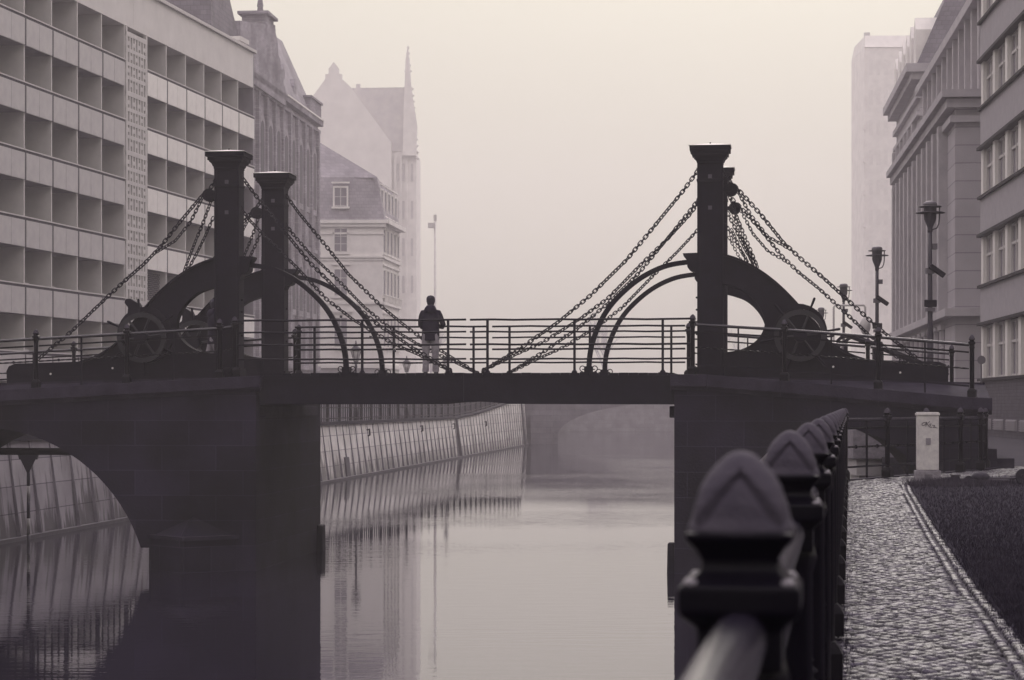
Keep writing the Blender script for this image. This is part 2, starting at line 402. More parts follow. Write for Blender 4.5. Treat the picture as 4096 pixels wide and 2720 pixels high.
mb.build('wall_face', 'quaywall', LW); tag(mbn.build('wall_face', 'quayshade', LW), 'wall length coloured darker for shade, with ragged dark tide stains'); mc.build('coping', 'coping', LW); mp_.build('plinth', 'plinth', LW)
rib_ = MB(); a = 10.0
while a < L[-1] - 1:
    if 20 + a / kk > 40:
        zt = wall_top(20 + a / kk) - .04
        rib_.hexa([(a, -.02, .1), (a + .03, -.02, .1), (a + .03, .2, .1), (a, .2, .1), (a, .325, zt), (a + .03, .325, zt), (a + .03, .5, zt), (a, .5, zt)])
    a += 1.75
rib_.build('joint_rib', 'jointdark', LW)
for a in (129.6, 174):                                      # dark expansion joints
    j = MB(); zt = wall_top(20 + a / kk) - .03
    j.hexa([(a, -.14, 0), (a + .35, -.14, 0), (a + .35, .3, 0), (a, .3, 0), (a, .22, zt), (a + .35, .22, zt), (a + .35, .6, zt), (a, .6, zt)])
    j.build('expansion_joint', 'plinth', LW)
for a, w in ((86.5, 1.0),):
    MB().hexa([(a, -.015, 0), (a + w, -.015, 0), (a + w, .3, 0), (a, .3, 0), (a, .10, 1.0), (a + w, .10, 1.0), (a + w, .4, 1.0), (a, .4, 1.0)]).build('rubbing_board', 'plinth', LW)
for a in (93.5, 112.5, 127.5, 146):
    mr_ = MB(); mr_.tube([(a, .25, 2.2), (a, .12, 2.25), (a, .10, 1.95), (a, .2, 1.9)], .05, 6); mr_.build('mooring_ring', 'iron', LW)

# fence on the left quay wall
F0 = empty('quay_fence', (wall_x(20), 20, 0), math.atan2(1, .1))
tag(F0, 'dark iron bar fence standing on the pale left quay wall', 'fence')
def wt(a): return wall_top(20 + a / kk) + .14
mbar = MB(); mrail = MB()
a = 20.0
while a < L[-1] - 1:
    mbar.box(a, a + .045, .495, .540, wt(a), wt(a) + 1.02)
    a += .62
for zz in (.12, .62, .98):
    for a0, a1 in zip(L[1:-1], L[2:]):
        mrail.hexa([(a0, .49, wt(a0) + zz), (a1, .49, wt(a1) + zz), (a1, .54, wt(a1) + zz), (a0, .54, wt(a0) + zz),
                    (a0, .49, wt(a0) + zz + .045), (a1, .49, wt(a1) + zz + .045), (a1, .54, wt(a1) + zz + .045), (a0, .54, wt(a0) + zz + .045)])
mbar.build('bar_panel', 'iron', F0); mrail.build('rail', 'iron', F0)
pm = MB().box(-.06, .06, -.06, .06, 0, 1.15).lathe([(.08, 1.15), (.08, 1.2), (.03, 1.28)], n=4, sq=True)
po = pm.build('post', 'iron', F0)
for i in range(62):
    a = 22 + i * 3.1
    if a > L[-1] - 2: break
    q = po if i == 0 else po.copy()
    if i: COL.objects.link(q)
    q.location = (a, .515, wt(a))

# near right quay wall and its coping
QW = empty('near_quay_wall', (0, 0, 0)); tag(QW, 'dark stone quay wall below the railing on the right bank', 'quay wall')
qc = MB(); qf = MB()
for (xa, ya), (xb, yb) in zip(edge[:-1], edge[1:]):
    d = Vector((xb - xa, yb - ya)).normalized(); nn = Vector((d.y, -d.x)) * .10; ov = Vector((-d.y, d.x)) * .05
    qc.hexa([(xa + ov.x, ya + ov.y, QUAY - .16), (xb + ov.x, yb + ov.y, QUAY - .16), (xb + nn.x, yb + nn.y, QUAY - .16), (xa + nn.x, ya + nn.y, QUAY - .16),
             (xa + ov.x, ya + ov.y, QUAY + .03), (xb + ov.x, yb + ov.y, QUAY + .03), (xb + nn.x, yb + nn.y, QUAY + .03), (xa + nn.x, ya + nn.y, QUAY + .03)])
    qf.hexa([(xa - .004, ya, -.5), (xb - .004, yb, -.5), (xb + .3, yb, -.5), (xa + .3, ya, -.5), (xa - .004, ya, QUAY - .16), (xb - .004, yb, QUAY - .16), (xb + .3, yb, QUAY - .16), (xa + .3, ya, QUAY - .16)])
qc.build('coping', 'coping', QW); qf.build('wall_face', 'stone', QW)

# ------------------------------------------------------------------ setts and grass on the near right bank
BORDER = [(2, 1.27), (11.96, 2.69), (15.5, 3.18), (21.6, 4.08), (32.8, 5.78), (35.4, 6.2)]
def lerp_t(tab, y):
    if y <= tab[0][0]:
        return tab[0][1]
    for (a, xa), (b, xb) in zip(tab[:-1], tab[1:]):
        if y <= b: return xa + (xb - xa) * (y - a) / (b - a)
    return tab[-1][1]
EDGE_T = [(y, x) for x, y in edge]
GR_FAR = [(6.2, 35.4), (6.5, 36.6), (7.10, 37.5), (9.08, 40.4), (12.5, 44.8), (16, 49)]
def gfar(x):
    if x <= 6.2: return 35.4
    return lerp_t(GR_FAR, x)
def in_cobble(x, y):
    if x < lerp_t(EDGE_T, y) + .14: return False
    if y < 35.4: return x < lerp_t(BORDER, y) - .16
    return y > gfar(x) and y < 46 and x < 12.5
def stone(mb, x, y, w, l, z, rot, tilt):
    c, s = math.cos(rot), math.sin(rot); vs = []
    for k, (f, h) in enumerate(((1, -.05), (.97, -.006), (.72, 0.006))):
        for ax, ay in ((-1, -1), (1, -1), (1, 1), (-1, 1)):
            dx, dy = ax * w * .5 * f * (1 if k == 0 else U(.94, 1.04)), ay * l * .5 * f
            vs.append((x + dx * c - dy * s, y + dx * s + dy * c, z + h + dx * tilt[0] + dy * tilt[1]))
    vs.append((x, y, z + .009))
    fs = []
    for a in (0, 4):
        for k in range(4): fs.append((a + k, a + (k + 1) % 4, a + 4 + (k + 1) % 4, a + 4 + k))
    fs += [(8 + k, 8 + (k + 1) % 4, 12) for k in range(4)]
    mb.add(vs, fs, True)
cob = MB()
y = 8.5; row = 0
while y < 46:
    far = y > 35
    pitch = .088 if y < 25 else .10
    x = .4 + (pitch * .5 if row % 2 else 0)
    while x < 12.5:
        xx = x + (y - 8.5) * .1488; yy = y + .02 * math.sin(x * 9)
        if xx < 12.5 and in_cobble(xx, yy):
            stone(cob, xx + U(-.008, .008), yy + U(-.008, .008), pitch * U(.80, .95), pitch * U(.78, .93), QUAY + U(-.004, .006), U(-.3, .3), (U(-.14, .14), U(-.14, .14)))
        x += pitch
    y += pitch * .93; row += 1
y = 8.5
while y < 35.2:                                    # two border courses
    for off, w in ((-.118, .058), (-.04, .064)):
        stone(cob, lerp_t(BORDER, y) + off + U(-.005, .005), y, w * U(.92, 1.02), .105 * U(.85, .98), QUAY + U(-.003, .008), -.144 + U(-.10, .10), (U(-.12, .12), U(-.12, .12)))
    y += .11
tag(cob.build('path_of_setts', 'cobble'), kind='structure')
# street on the right beyond the lawn
tag(poly_sheet([(9.9, 47), (12.6, 45.2), (16.2, 49.3), (60, 49.3), (60, 240), (20.5, 240), (8.9 + .1 * 65, 120), (10.4, 54.5)], QUAY - .004).build('street', 'asphalt'), kind='structure')
soil = [(lerp_t(BORDER, y), y) for y in (-15, 2, 11.96, 15.5, 21.6, 32.8, 35.4)] + GR_FAR[1:] + [(40, 49), (40, -15)]
tag(poly_sheet(soil[::-1] if False else soil[::-1], QUAY + .004).build('ground_lawn', 'soil'), kind='structure')

def blades(mb, n, gen, w0, h0):
    for _ in range(n):
        q = gen()
        if q is None: continue
        x, y = q; a = U(0, 6.28); w = w0 * U(.6, 1.3); h = h0 * U(.4, 1.3); lx, ly = U(-.7, .7) * h, U(-.7, .7) * h
        c, s = math.cos(a) * w, math.sin(a) * w
        mb.v += [(x - c, y - s, QUAY - .01), (x + c, y + s, QUAY - .01), (x + lx, y + ly, QUAY + h)]
        k = len(mb.v); mb.f.append((k - 3, k - 2, k - 1)); mb.sm.append(False)
def lawn_pt():
    y = 1 / U(1 / 41.0, 1 / 11.0)
    x = U(lerp_t(BORDER, y) + .02, .24 * y + .3)
    if y > 35.4 and y > gfar(x): return None
    return x, y
def fringe():                                        # turf creeping over the border and along the railing foot
    y = 1 / U(1 / 36.0, 1 / 10.0)
    if R() < .35: return lerp_t(BORDER, y) + .01 - abs(random.gauss(0, .035)), y
    return lerp_t(EDGE_T, y) + .12 + abs(random.gauss(0, .06)), y
g = MB(); blades(g, 52000, lawn_pt, .006, .045); blades(g, 7000, fringe, .004, .035)
tag(g.build('grass', 'grass'), kind='stuff')
g = MB()
def tuft():
    r = abs(random.gauss(0, .42)); a = U(0, 6.28); x = 6.75 + r * 1.2 * math.cos(a)
    return (x, 35.2 + r * .8 * math.sin(a)) if x > 6.12 else None
def tuft2():
    return U(6.7, 8.6) + random.gauss(0, .1), 36.4 + random.gauss(0, .5) if R() < .5 else 35.8
blades(g, 5200, tuft, .005, .12); blades(g, 2600, tuft2, .005, .09)
tag(g.build('dry_grass', 'drygrass'), kind='stuff')

# ------------------------------------------------------------------ the drawbridge
TH = math.atan(600 / 5247.0)
S0 = -.985
BO = (S0 * math.cos(TH), 46.9 - S0 * math.sin(TH), 0)
B = empty('drawbridge', BO, -TH)
tag(B, 'old stone and iron drawbridge with four black pylons, chains and curved arms across the canal', 'bridge')
def copL(x): return 4.05 + (x + 4.2) * .052                 # top of the left coping (x negative)
CR = [(4.30, 4.07), (5.0, 4.055), (6.48, 3.93), (8.4, 3.76), (10.2, 3.59), (10.58, 3.58)]
def copR(x): return lerp_t(CR, x)
def y0R(x): return -.15 - (x - 4.3) * .185
def zroad(x): return 4.055 - (abs(x) - 4.3) * .026

arc = [(-10.23 + 3.63 * math.sin(math.radians(a)), -.66 + 3.63 * math.cos(math.radians(a))) for a in range(-72, 73, 4)]
bodyL = [(-4.33, -.6), (-4.33, copL(-4.33) - .25), (-16, copL(-16) - .25), (-16, -.6), (-13.9, -.6), (-13.9, arc[0][1])] + arc + [(-6.6, arc[-1][1]), (-6.6, -.6)]
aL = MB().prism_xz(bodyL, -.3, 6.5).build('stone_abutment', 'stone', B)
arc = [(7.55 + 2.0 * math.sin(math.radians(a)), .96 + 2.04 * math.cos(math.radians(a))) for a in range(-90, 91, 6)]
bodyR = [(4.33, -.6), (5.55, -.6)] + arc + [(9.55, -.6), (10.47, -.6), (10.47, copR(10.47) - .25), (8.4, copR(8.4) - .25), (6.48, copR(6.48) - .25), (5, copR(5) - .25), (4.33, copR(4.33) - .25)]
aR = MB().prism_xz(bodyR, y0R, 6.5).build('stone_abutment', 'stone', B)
for ab, xs, cop, y0 in ((aL, [-16, -12, -9.8, -7, -4.22], copL, lambda x: -.3), (aR, [4.25, 5.0, 6.48, 8.4, 10.2, 10.58], copR, y0R)):
    c = MB(); c2 = MB(); pv = MB(); rd = MB()
    for a, b in zip(xs[:-1], xs[1:]):
        za, zb, ya, yb = cop(a), cop(b), y0(a), y0(b)
        c.hexa([(a, ya - .12, za - .25), (b, yb - .12, zb - .25), (b, yb + .35, zb - .25), (a, ya + .35, za - .25),
                (a, ya - .10, za), (b, yb - .10, zb), (b, yb + .35, zb), (a, ya + .35, za)])
        c.hexa([(a, ya - .04, za - .33), (b, yb - .04, zb - .33), (b, yb + .1, zb - .33), (a, ya + .1, za - .33),
                (a, ya - .055, za - .247), (b, yb - .055, zb - .247), (b, yb + .1, zb - .247), (a, ya + .1, za - .247)])
        c2.hexa([(a, 6.1, za - .25), (b, 6.1, zb - .25), (b, 6.62, zb - .25), (a, 6.62, za - .25),
                (a, 6.1, za), (b, 6.1, zb), (b, 6.6, zb), (a, 6.6, za)])
        aa, bb = max(-15.9, a), min(b, 10.45)
        pv.hexa([(a, ya + .34, za - .24), (b, yb + .34, zb - .24), (b, .22, zb - .24), (a, .22, za - .24),
                 (a, ya + .34, za - .01), (b, yb + .34, zb - .01), (b, .22, zroad(b) - .03), (a, .22, zroad(a) - .03)])
        rd.hexa([(a, .2, za - .26), (b, .2, zb - .26), (b, 6.11, zb - .26), (a, 6.11, za - .26),
                 (a, .2, zroad(a)), (b, .2, zroad(b)), (b, 6.11, min(zroad(b), zb)), (a, 6.11, min(zroad(a), za))])
    c.build('coping', 'coping', ab, .012); c2.build('coping', 'coping', ab, .012)
    pv.build('pavement', 'coping', ab); rd.build('roadway', 'coping', ab)
# cutwater, fenders, corbels, pipe, steps, ramp
MB().add([(-6.58, -.28, -.6), (-5.65, -1.15, -.6), (-4.72, -.28, -.6), (-6.58, -.28, .70), (-5.65, -1.15, .70), (-4.72, -.28, .70), (-5.65, -.28, 1.12)],
         [(0, 1, 4, 3), (1, 2, 5, 4), (3, 4, 6), (4, 5, 6)]).build('cutwater', 'stone', aL)
MB().hexa([(-6.66, -.27, .66), (-5.65, -1.24, .66), (-5.6, -1.24, .66), (-4.64, -.27, .66), (-6.66, -.27, .74), (-5.65, -1.24, .74), (-5.6, -1.24, .74), (-4.64, -.27, .74)]).build('cutwater_ledge', 'coping', aL)
for ab, sg in ((aL, -1), (aR, 1)):
    for yy in ((6.0,) if sg < 0 else (-.12, 6.0)):
        f = MB(); x0, x1 = sorted((sg * 4.34, sg * 4.17))
        f.hexa([(x0, yy, -.5), (x1, yy, -.5), (x1, yy + .4, -.5), (x0, yy + .4, -.5), (x0 + .02, yy, .62), (x1 - .02, yy, .62), (x1 - .02, yy + .4, .62), (x0 + .02, yy + .4, .62)])
        f.build('fender', 'timber', ab, .03)
    x0, x1 = sorted((sg * 4.34, sg * 4.22))
    MB().box(x0, x1, .1, 5.6, 3.18, 3.42).build('corbel', 'coping', ab, .02)
MB().tube([(-13.9, 6.2, 2.33), (-6.6, 6.2, 2.33)], .09, 10).build('pipe', 'iron', aL)
MB().box(10.475, 10.70, -1.1, 3.5, 2.1, 2.58).box(10.705, 11.05, -1.0, 3.4, 2.1, 2.39).build('step', 'coping', aR, .01)
MB().hexa([(-22, -.3, 2.3), (-16.01, -.3, 2.3), (-16.01, 6.5, 2.3), (-22, 6.5, 2.3), (-22, -.3, 2.55), (-16.01, -.3, 3.4), (-16.01, 6.5, 3.4), (-22, 6.5, 2.55)]).build('ramp', 'coping', aL)
# deck leaves
for sg in (-1, 1):
    dk = MB()
    prof = [(.004, 4.06), (4.3, 4.045), (4.3, 3.452), (.95, 3.462), (.55, 3.50), (.2, 3.515), (.004, 3.515)]
    for yy in (-.15, 1.0, 2.2, 3.4, 4.02):
        dk.prism_xz([(sg * x, z) for x, z in prof], yy, yy + .16)
    d = dk.build('deck_leaf', 'timber', B)
    pl = MB(); x = .004
    while x < 4.28:
        w = .2; pl.box(*sorted((sg * x, sg * min(4.32, x + w - .012))), -.19 + U(-.012, .012), 4.25 + U(-.01, .01), 4.048, 4.098 + U(-.004, .008)); x += w
    pl.build('plank', 'timber', d)
    cb = MB()
    for k in range(9): cb.box(sg * (.3 + k * .48) - .05, sg * (.3 + k * .48) + .05, .02, 4.0, 3.54, 3.66)
    cb.build('cross_beam', 'timber', d)
    tr = MB(); tr.box(*sorted((sg * .05, sg * 4.3)), -.175, -.148, 3.985, 4.03); tr.build('edge_strip', 'iron', d)

def chain(path, pitch=.082, y=.35, parent=None, r=.0132, wd=.035, name='chain', roll=.35):
    pts = [Vector((x, y, z)) for x, z in path]
    dist = [0]
    for a, b in zip(pts[:-1], pts[1:]): dist.append(dist[-1] + (b - a).length)
    mb = MB(); n = max(2, int(dist[-1] / pitch)); pitch = dist[-1] / n; hl = pitch * .5 + r * 1.25
    roll0 = U(0, 6.28)
    def at(d):
        for i in range(len(dist) - 1):
            if d <= dist[i + 1] or i == len(dist) - 2:
                return pts[i].lerp(pts[i + 1], (d - dist[i]) / max(1e-6, dist[i + 1] - dist[i]))
    ring = []
    for k in range(12):
        w = 2 * math.pi * k / 12; cx, sx = math.cos(w), math.sin(w)
        ring.append(((hl - wd * .8) * (1 if cx > 1e-3 else -1 if cx < -1e-3 else 0) + cx * wd * .8, sx * wd))
    for i in range(n):
        c = at((i + .5) * pitch); d = (at((i + 1) * pitch) - at(i * pitch)).normalized()
        a = d.cross(Vector((0, 1, 0))).normalized(); b = d.cross(a)
        ro = (i % 2) * math.pi / 2 + roll + .35 * math.sin(roll0 + i * .33) + U(-.12, .12)
        e1 = a * math.cos(ro) + b * math.sin(ro); e2 = -a * math.sin(ro) + b * math.cos(ro)
        vs = []
        for k, (u, v) in enumerate(ring):
            w = 2 * math.pi * k / 12; o = (d * math.cos(w) + e1 * math.sin(w)).normalized()
            q = c + d * u + e1 * v
            for j in range(5):
                f = 2 * math.pi * j / 5
                vs.append(q + o * math.cos(f) * r + e2 * math.sin(f) * r)
        fs = [(k * 5 + j, k * 5 + (j + 1) % 5, ((k + 1) % 12) * 5 + (j + 1) % 5, ((k + 1) % 12) * 5 + j) for k in range(12) for j in range(5)]
        mb.add(vs, fs, True)
    return mb.build(name, 'chain', parent)

ARM_O = [(9.86, 3.885), (9.87, 4.16), (9.82, 4.26), (9.68, 4.32), (8.25, 4.36), (7.98, 4.44), (7.70, 4.58), (7.43, 4.77), (7.22, 5.03), (6.92, 5.42), (6.60, 5.77), (6.30, 6.04), (5.97, 6.27), (5.64, 6.44), (5.28, 6.545)]
ARM_I = [(5.28, 5.93), (5.50, 5.87), (5.72, 5.79), (5.94, 5.61), (6.10, 5.38), (6.18, 5.14), (6.11, 4.90), (5.95, 4.71), (5.70, 4.575), (5.45, 4.53), (5.28, 4.52), (5.28, 4.0)]
RIB = [(4.85, 6.40), (4.60, 6.385), (4.20, 6.33), (3.88, 6.21), (3.56, 6.03), (3.24, 5.765), (2.99, 5.50), (2.79, 5.185), (2.643, 4.82), (2.567, 4.52), (2.54, 4.10)]
def smooth(pts, k=2):
    for _ in range(k):
        q = [pts[0]]
        for a, b in zip(pts[:-1], pts[1:]):
            q += [(a[0] * .75 + b[0] * .25, a[1] * .75 + b[1] * .25), (a[0] * .25 + b[0] * .75, a[1] * .25 + b[1] * .75)]
        pts = q + [pts[-1]]
    return pts
for sg in (-1, 1):
    X = lambda pts: [(sg * x, z) for x, z in pts]
    firsts = []
    # pylon with its capital, zinc cap, bracket and bolt plates
    cx = sg * 5.05
    p0 = MB()
    p0.box(cx - .235, cx + .235, .12, .56, 3.98, 8.42)
    for sx in (-1, 1):
        p0.box(cx + sx * .235 - .028, cx + sx * .235 + .028, .095, .585, 3.98, 8.425)
    p0.box(cx - .30, cx + .30, .05, .63, 3.985, 4.22)
    p0.box(cx - .275, cx + .275, .075, .605, 8.02, 8.07)
    pylon = p0.build('pylon', 'iron', B, .006)
    cp = MB().lathe([(.245, 8.37), (.268, 8.40), (.268, 8.43), (.285, 8.45), (.305, 8.50), (.345, 8.535), (.345, 8.56), (.375, 8.565), (.375, 8.635), (.412, 8.64), (.412, 8.735)], (cx, .34, 0), 4, sq=True)
    cp.build('capital', 'iron', pylon)
    MB().lathe([(.43, 8.738), (.43, 8.746), (.02, 8.81)], (cx, .34, 0), 4, sq=True).build('cap_plate', 'zinc', pylon)
    MB().lathe([(.015, 8.80), (.015, 8.84)], (cx, .34, 0), 8).build('cap_bolt', 'iron', pylon)
    for zz in (8.12, 7.48):
        MB().box(cx - .04, cx + .04, .108, .118, zz - .04, zz + .04).build('bolt_plate', 'bolt', pylon)
    rv = MB()
    for zz in (4.9, 5.15, 5.4, 5.65):
        rv.lathe([(.02, -.02), (.035, 0), (.02, .02)], (cx - sg * .272, .34, zz), 8)
    rv.build('rivet', 'iron', pylon)
    MB().prism_xz(X([(4.80, 6.56), (4.49, 6.55), (4.505, 6.50), (4.57, 6.42), (4.585, 6.27), (4.62, 6.22), (4.66, 6.19), (4.74, 6.17), (4.80, 6.05)]), .14, .54).build('bracket', 'iron', pylon)
    firsts.append(pylon)
    # lifting arm: heavy curved plate with a long tail beam
    oi = smooth(ARM_O[4:], 2); ii = smooth(ARM_I[:-1], 2)
    arm = MB().prism_xz(X(ARM_O[:4] + oi + ii + [ARM_I[-1]]), .27, .43).build('lifting_arm', 'iron', B)
    fl = MB()
    n = len(oi); fl.strip_xz(X([(x, z + .012) for x, z in oi]), X([(x - .0, z - .035) for x, z in oi]), .20, .50)
    fl.build('flange', 'iron', arm)
    fi = MB(); fi.strip_xz(X([(x, z) for x, z in ii]), X([(x + .035, z) for x, z in ii]), .21, .49); fi.build('inner_flange', 'iron', arm)
    for bx_, bz in ((7.55, 4.22), (8.9, 4.1)):
        MB().disc_y((sg * bx_, bz), .022, .255, .272, 10).build('bolt', 'zinc', arm)
    firsts.append(arm)
    # curved rib down to the deck with scroll foot
    rb = smooth(RIB, 2); nrm = []
    for i, q in enumerate(rb):
        a = Vector(rb[max(0, i - 1)]); b = Vector(rb[min(len(rb) - 1, i + 1)]); d = (b - a).normalized(); nrm.append(Vector((-d.y, d.x)))
    wds = [.048 + .004 * i / len(rb) for i in range(len(rb))]
    ro = [(q[0] + nn.x * w, q[1] + nn.y * w) for q, nn, w in zip(rb, nrm, wds)]; ri = [(q[0] - nn.x * w, q[1] - nn.y * w) for q, nn, w in zip(rb, nrm, wds)]
    rib = MB().strip_xz(X(ro), X(ri), .29, .41).build('curved_rib', 'iron', B)
    ft = MB().box(sg * 2.54 - .085, sg * 2.54 + .085, .24, .46, 4.09, 4.24).box(sg * 2.54 - .17, sg * 2.54 + .17, .22, .48, 4.085, 4.125)
    for s2 in (-1, 1):
        c0 = (sg * 2.54 + s2 * .12, 4.20); pts = []
        for k in range(15):
            w = math.radians(-90 + k * 28); rr = .075 - k * .0038
            pts.append((c0[0] + s2 * (rr * math.cos(w) + .0), .35, c0[1] + rr * math.sin(w) * .95))
        ft.tube(pts, .011, 5)
    ft.build('scroll_foot', 'iron', rib)
    firsts.append(rib)
    # winch: gear case, hand wheel, handles
    wc = (sg * 6.88, 4.86)
    wh = MB().ring_y(wc, .53, .43, .10, .17, 32)
    for k in range(6):
        w = math.radians(8 + 60 * k); px, pz = math.cos(w), math.sin(w)
        a = Vector((wc[0], .135, wc[1])); wh.tube([a, a + Vector((px * .46, 0, pz * .46))], .028, 6)
    wheel = wh.build('winch_wheel', 'wornrim', B)
    MB().disc_y(wc, .14, .03, .24, 16).build('hub', 'iron', wheel)
    MB().ring_y((wc[0] - sg * .05, wc[1] + .05), .60, .50, .18, .255, 32).build('guard_ring', 'iron', wheel)
    for k in range(6):
        w = math.radians((95 if sg < 0 else 69) + 60 * k)
        a = Vector((wc[0], .13, wc[1])); d = Vector((math.cos(w), 0, math.sin(w)))
        MB().tube([a + d * .5, a + d * .6, a + d * .79, a + d * .82], .026, 7, rs=[.03, .022, .028, .018]).build('handle', 'iron', wheel)
    firsts.append(wheel)
    if sg < 0:
        MB().prism_xz([(-7.20, 5.50), (-7.28, 5.60), (-7.25, 5.68), (-7.15, 5.69), (-7.0, 5.60), (-6.93, 5.45), (-7.0, 5.30), (-7.22, 5.30)], .2, .5).build('pawl', 'iron', wheel, .02)
    # chain pulley on the outer face
    pu = MB().ring_y((sg * 5.475, 7.86), .115, .03, .27, .43, 20).ring_y((sg * 5.475, 7.86), .135, .09, .255, .275, 20).ring_y((sg * 5.475, 7.86), .135, .09, .425, .445, 20)
    pu.box(*sorted((sg * 5.28, sg * 5.50)), .235, .26, 7.82, 7.90).box(*sorted((sg * 5.28, sg * 5.50)), .44, .465, 7.82, 7.90)
    firsts.append(pu.build('chain_pulley', 'iron', B))
    for o in firsts:
        copy_tree(o, B, (0, 4.45, 0))
    # chains, near and far
    for dy in (0, 4.45):
        j = lambda pts, a=.0: [(sg * (x + (U(-a, a) if 0 < i < len(pts) - 1 else 0)), z + (U(-a, a) if 0 < i < len(pts) - 1 else 0)) for i, (x, z) in enumerate(pts)]
        e = .03
        chain(j([(4.80, 8.27), (4.50, 7.86), (3.82, 7.03), (3.33, 6.43), (2.58, 5.70), (1.92, 5.16), (1.17, 4.655), (.36, 4.165)], .008), .084, .35 + dy, B)
        chain(j([(4.82, 7.62), (4.63, 7.36), (4.20, 6.90), (3.62, 6.34), (2.95, 5.65), (2.38, 5.22), (1.55, 4.72), (1.05, 4.50), (.36, 4.165)], .012), .078 if dy == 0 else .072, .35 + dy, B, r=.012, wd=.032)
        chain(j([(5.32, 8.22), (5.47, 8.00), (5.58, 7.92), (6.08, 7.34), (6.53, 6.78), (6.90, 6.42), (7.36, 6.03), (7.97, 5.47), (8.45, 5.02), (9.22, 4.40)], .008), .084, .35 + dy, B)
        chain(j([(5.60, 7.84), (5.90, 7.30), (6.22, 6.90), (6.62, 6.66)], .02), .074, .31 + dy, B, r=.011, wd=.030)
        chain(j([(5.44, 7.73), (5.60, 7.28), (5.78, 6.85), (6.02, 6.26)], .01), .070, .33 + dy, B, r=.011, wd=.030)
        chain(j([(5.40, 7.40), (5.56, 7.05), (5.74, 6.68), (5.96, 6.28)], .01), .070, .38 + dy, B, r=.011, wd=.030)
        if sg > 0: chain(j([(5.34, 7.22), (5.52, 6.86), (5.68, 6.58), (5.82, 6.38)], .01), .066, .30 + dy, B, r=.009, wd=.027)
        if sg > 0 and dy == 0: MB().tube([(5.70, .4, 6.9), (6.0, .4, 6.28)], .014, 6).build('tie_rod', 'iron', B)
        an = MB().lathe([(.05, -.03), (.06, 0), (.05, .05)], (sg * .36, .35 + dy, 4.13), 10).ring_y((sg * .36, 4.17), .05, .02, .33 + dy, .37 + dy, 12)
        an.build('chain_anchor', 'iron', B)

# love locks hung on the chains
LK = [(-.70, 3.2, 5.50), (-.30, 2.70, 5.22), (1.1, 2.22, 5.10), (2.0, 1.95, 4.93), (3.0, 2.55, 5.28), (4.0, 1.30, 4.57), (5.0, 3.55, 6.2)]
locks = None
PL = ['upper left chain, over the curved rib', 'upper left chain, just above the deck top rail', 'left chain, low between the deck bars beside the person',
      'upper left chain, just below the deck top rail', 'upper right chain, just above the deck top rail', 'upper right chain, just below the deck top rail',
      'lower right chain, beside the deck top rail', 'upper right chain, above the curved ribs']
for k, (sd_, x, z) in enumerate([(-1, 3.22, 5.84), (-1, 2.66, 5.36), (-1, 1.52, 4.64), (-1, 2.03, 4.93), (1, 2.66, 5.36), (1, 2.05, 4.95), (1, 1.75, 5.02), (1, 3.05, 5.68)]):
    if locks is None:
        lk = MB().box(-.025, .025, -.011, .011, -.075, -.025)
        lo = lk.build('padlock', 'lampmetal'); MB().tube([(-.016, 0, -.028), (-.016, 0, -.008), (0, 0, .004), (.016, 0, -.008), (.016, 0, -.028)], .005, 5).build('shackle', 'zinc', lo)
        locks = lo
    else: lo = copy_tree(locks)
    wx, wy = sd_ * x, .345
    lo.location = (BO[0] + wx * math.cos(TH) + wy * math.sin(TH), BO[1] - wx * math.sin(TH) + wy * math.cos(TH), z - .02)
    lo.rotation_euler[2] = U(-.8, .8)
    tag(lo, 'small dark padlock hanging from the ' + PL[k], 'padlock', 'padlocks on the bridge chains')

# ------------------------------------------------------------------ railings
def finial_mesh():
    mb = MB(); N, H = 96, 40; hh = .086
    prof = [(0, .0555), (.06, .0575), (.18, .0570), (.35, .0535), (.55, .0455), (.72, .0350), (.84, .0255), (.92, .0180), (.97, .0115), (1, .0035)]
    def f(h): return lerp_t(prof, h)
    vs = []
    for i in range(H + 1):
        h = i / H
        for k in range(N):
            w = 2 * math.pi * k / N
            c, s = math.cos(w), math.sin(w)
            sqr = 1 / (abs(c) ** 3.2 + abs(s) ** 3.2) ** (1 / 3.2)
            rr = f(h) * (1 + (sqr - 1) * (.85 - .5 * h))
            q = ((w + math.pi / 4) % (math.pi / 2)) - math.pi / 4          # angle from the face centre
            u = abs(math.tan(q))                                           # 0 centre .. 1 corner
            lim = .86 * max(0.0, (.72 - h) / .60) ** .75                   # inner leaf half width at this height
            fade = max(0.0, min(1.0, (h - .02) / .16)) * max(0.0, min(1.0, (.80 - h) / .10))
            d = u - lim
            inner = max(0.0, min(1.0, .5 - d / .16)); rr -= .0050 * inner * fade
            rr -= .0075 * math.exp(-(d / .085) ** 2) * fade
            vs.append((rr * c, rr * s, h * hh))
    fs = [(i * N + k, i * N + (k + 1) % N, (i + 1) * N + (k + 1) % N, (i + 1) * N + k) for i in range(H) for k in range(N)]
    mb.add(vs, fs, True); mb.add(vs[:N], [tuple(range(N - 1, -1, -1))])
    return mb
FIN = None; POST = None
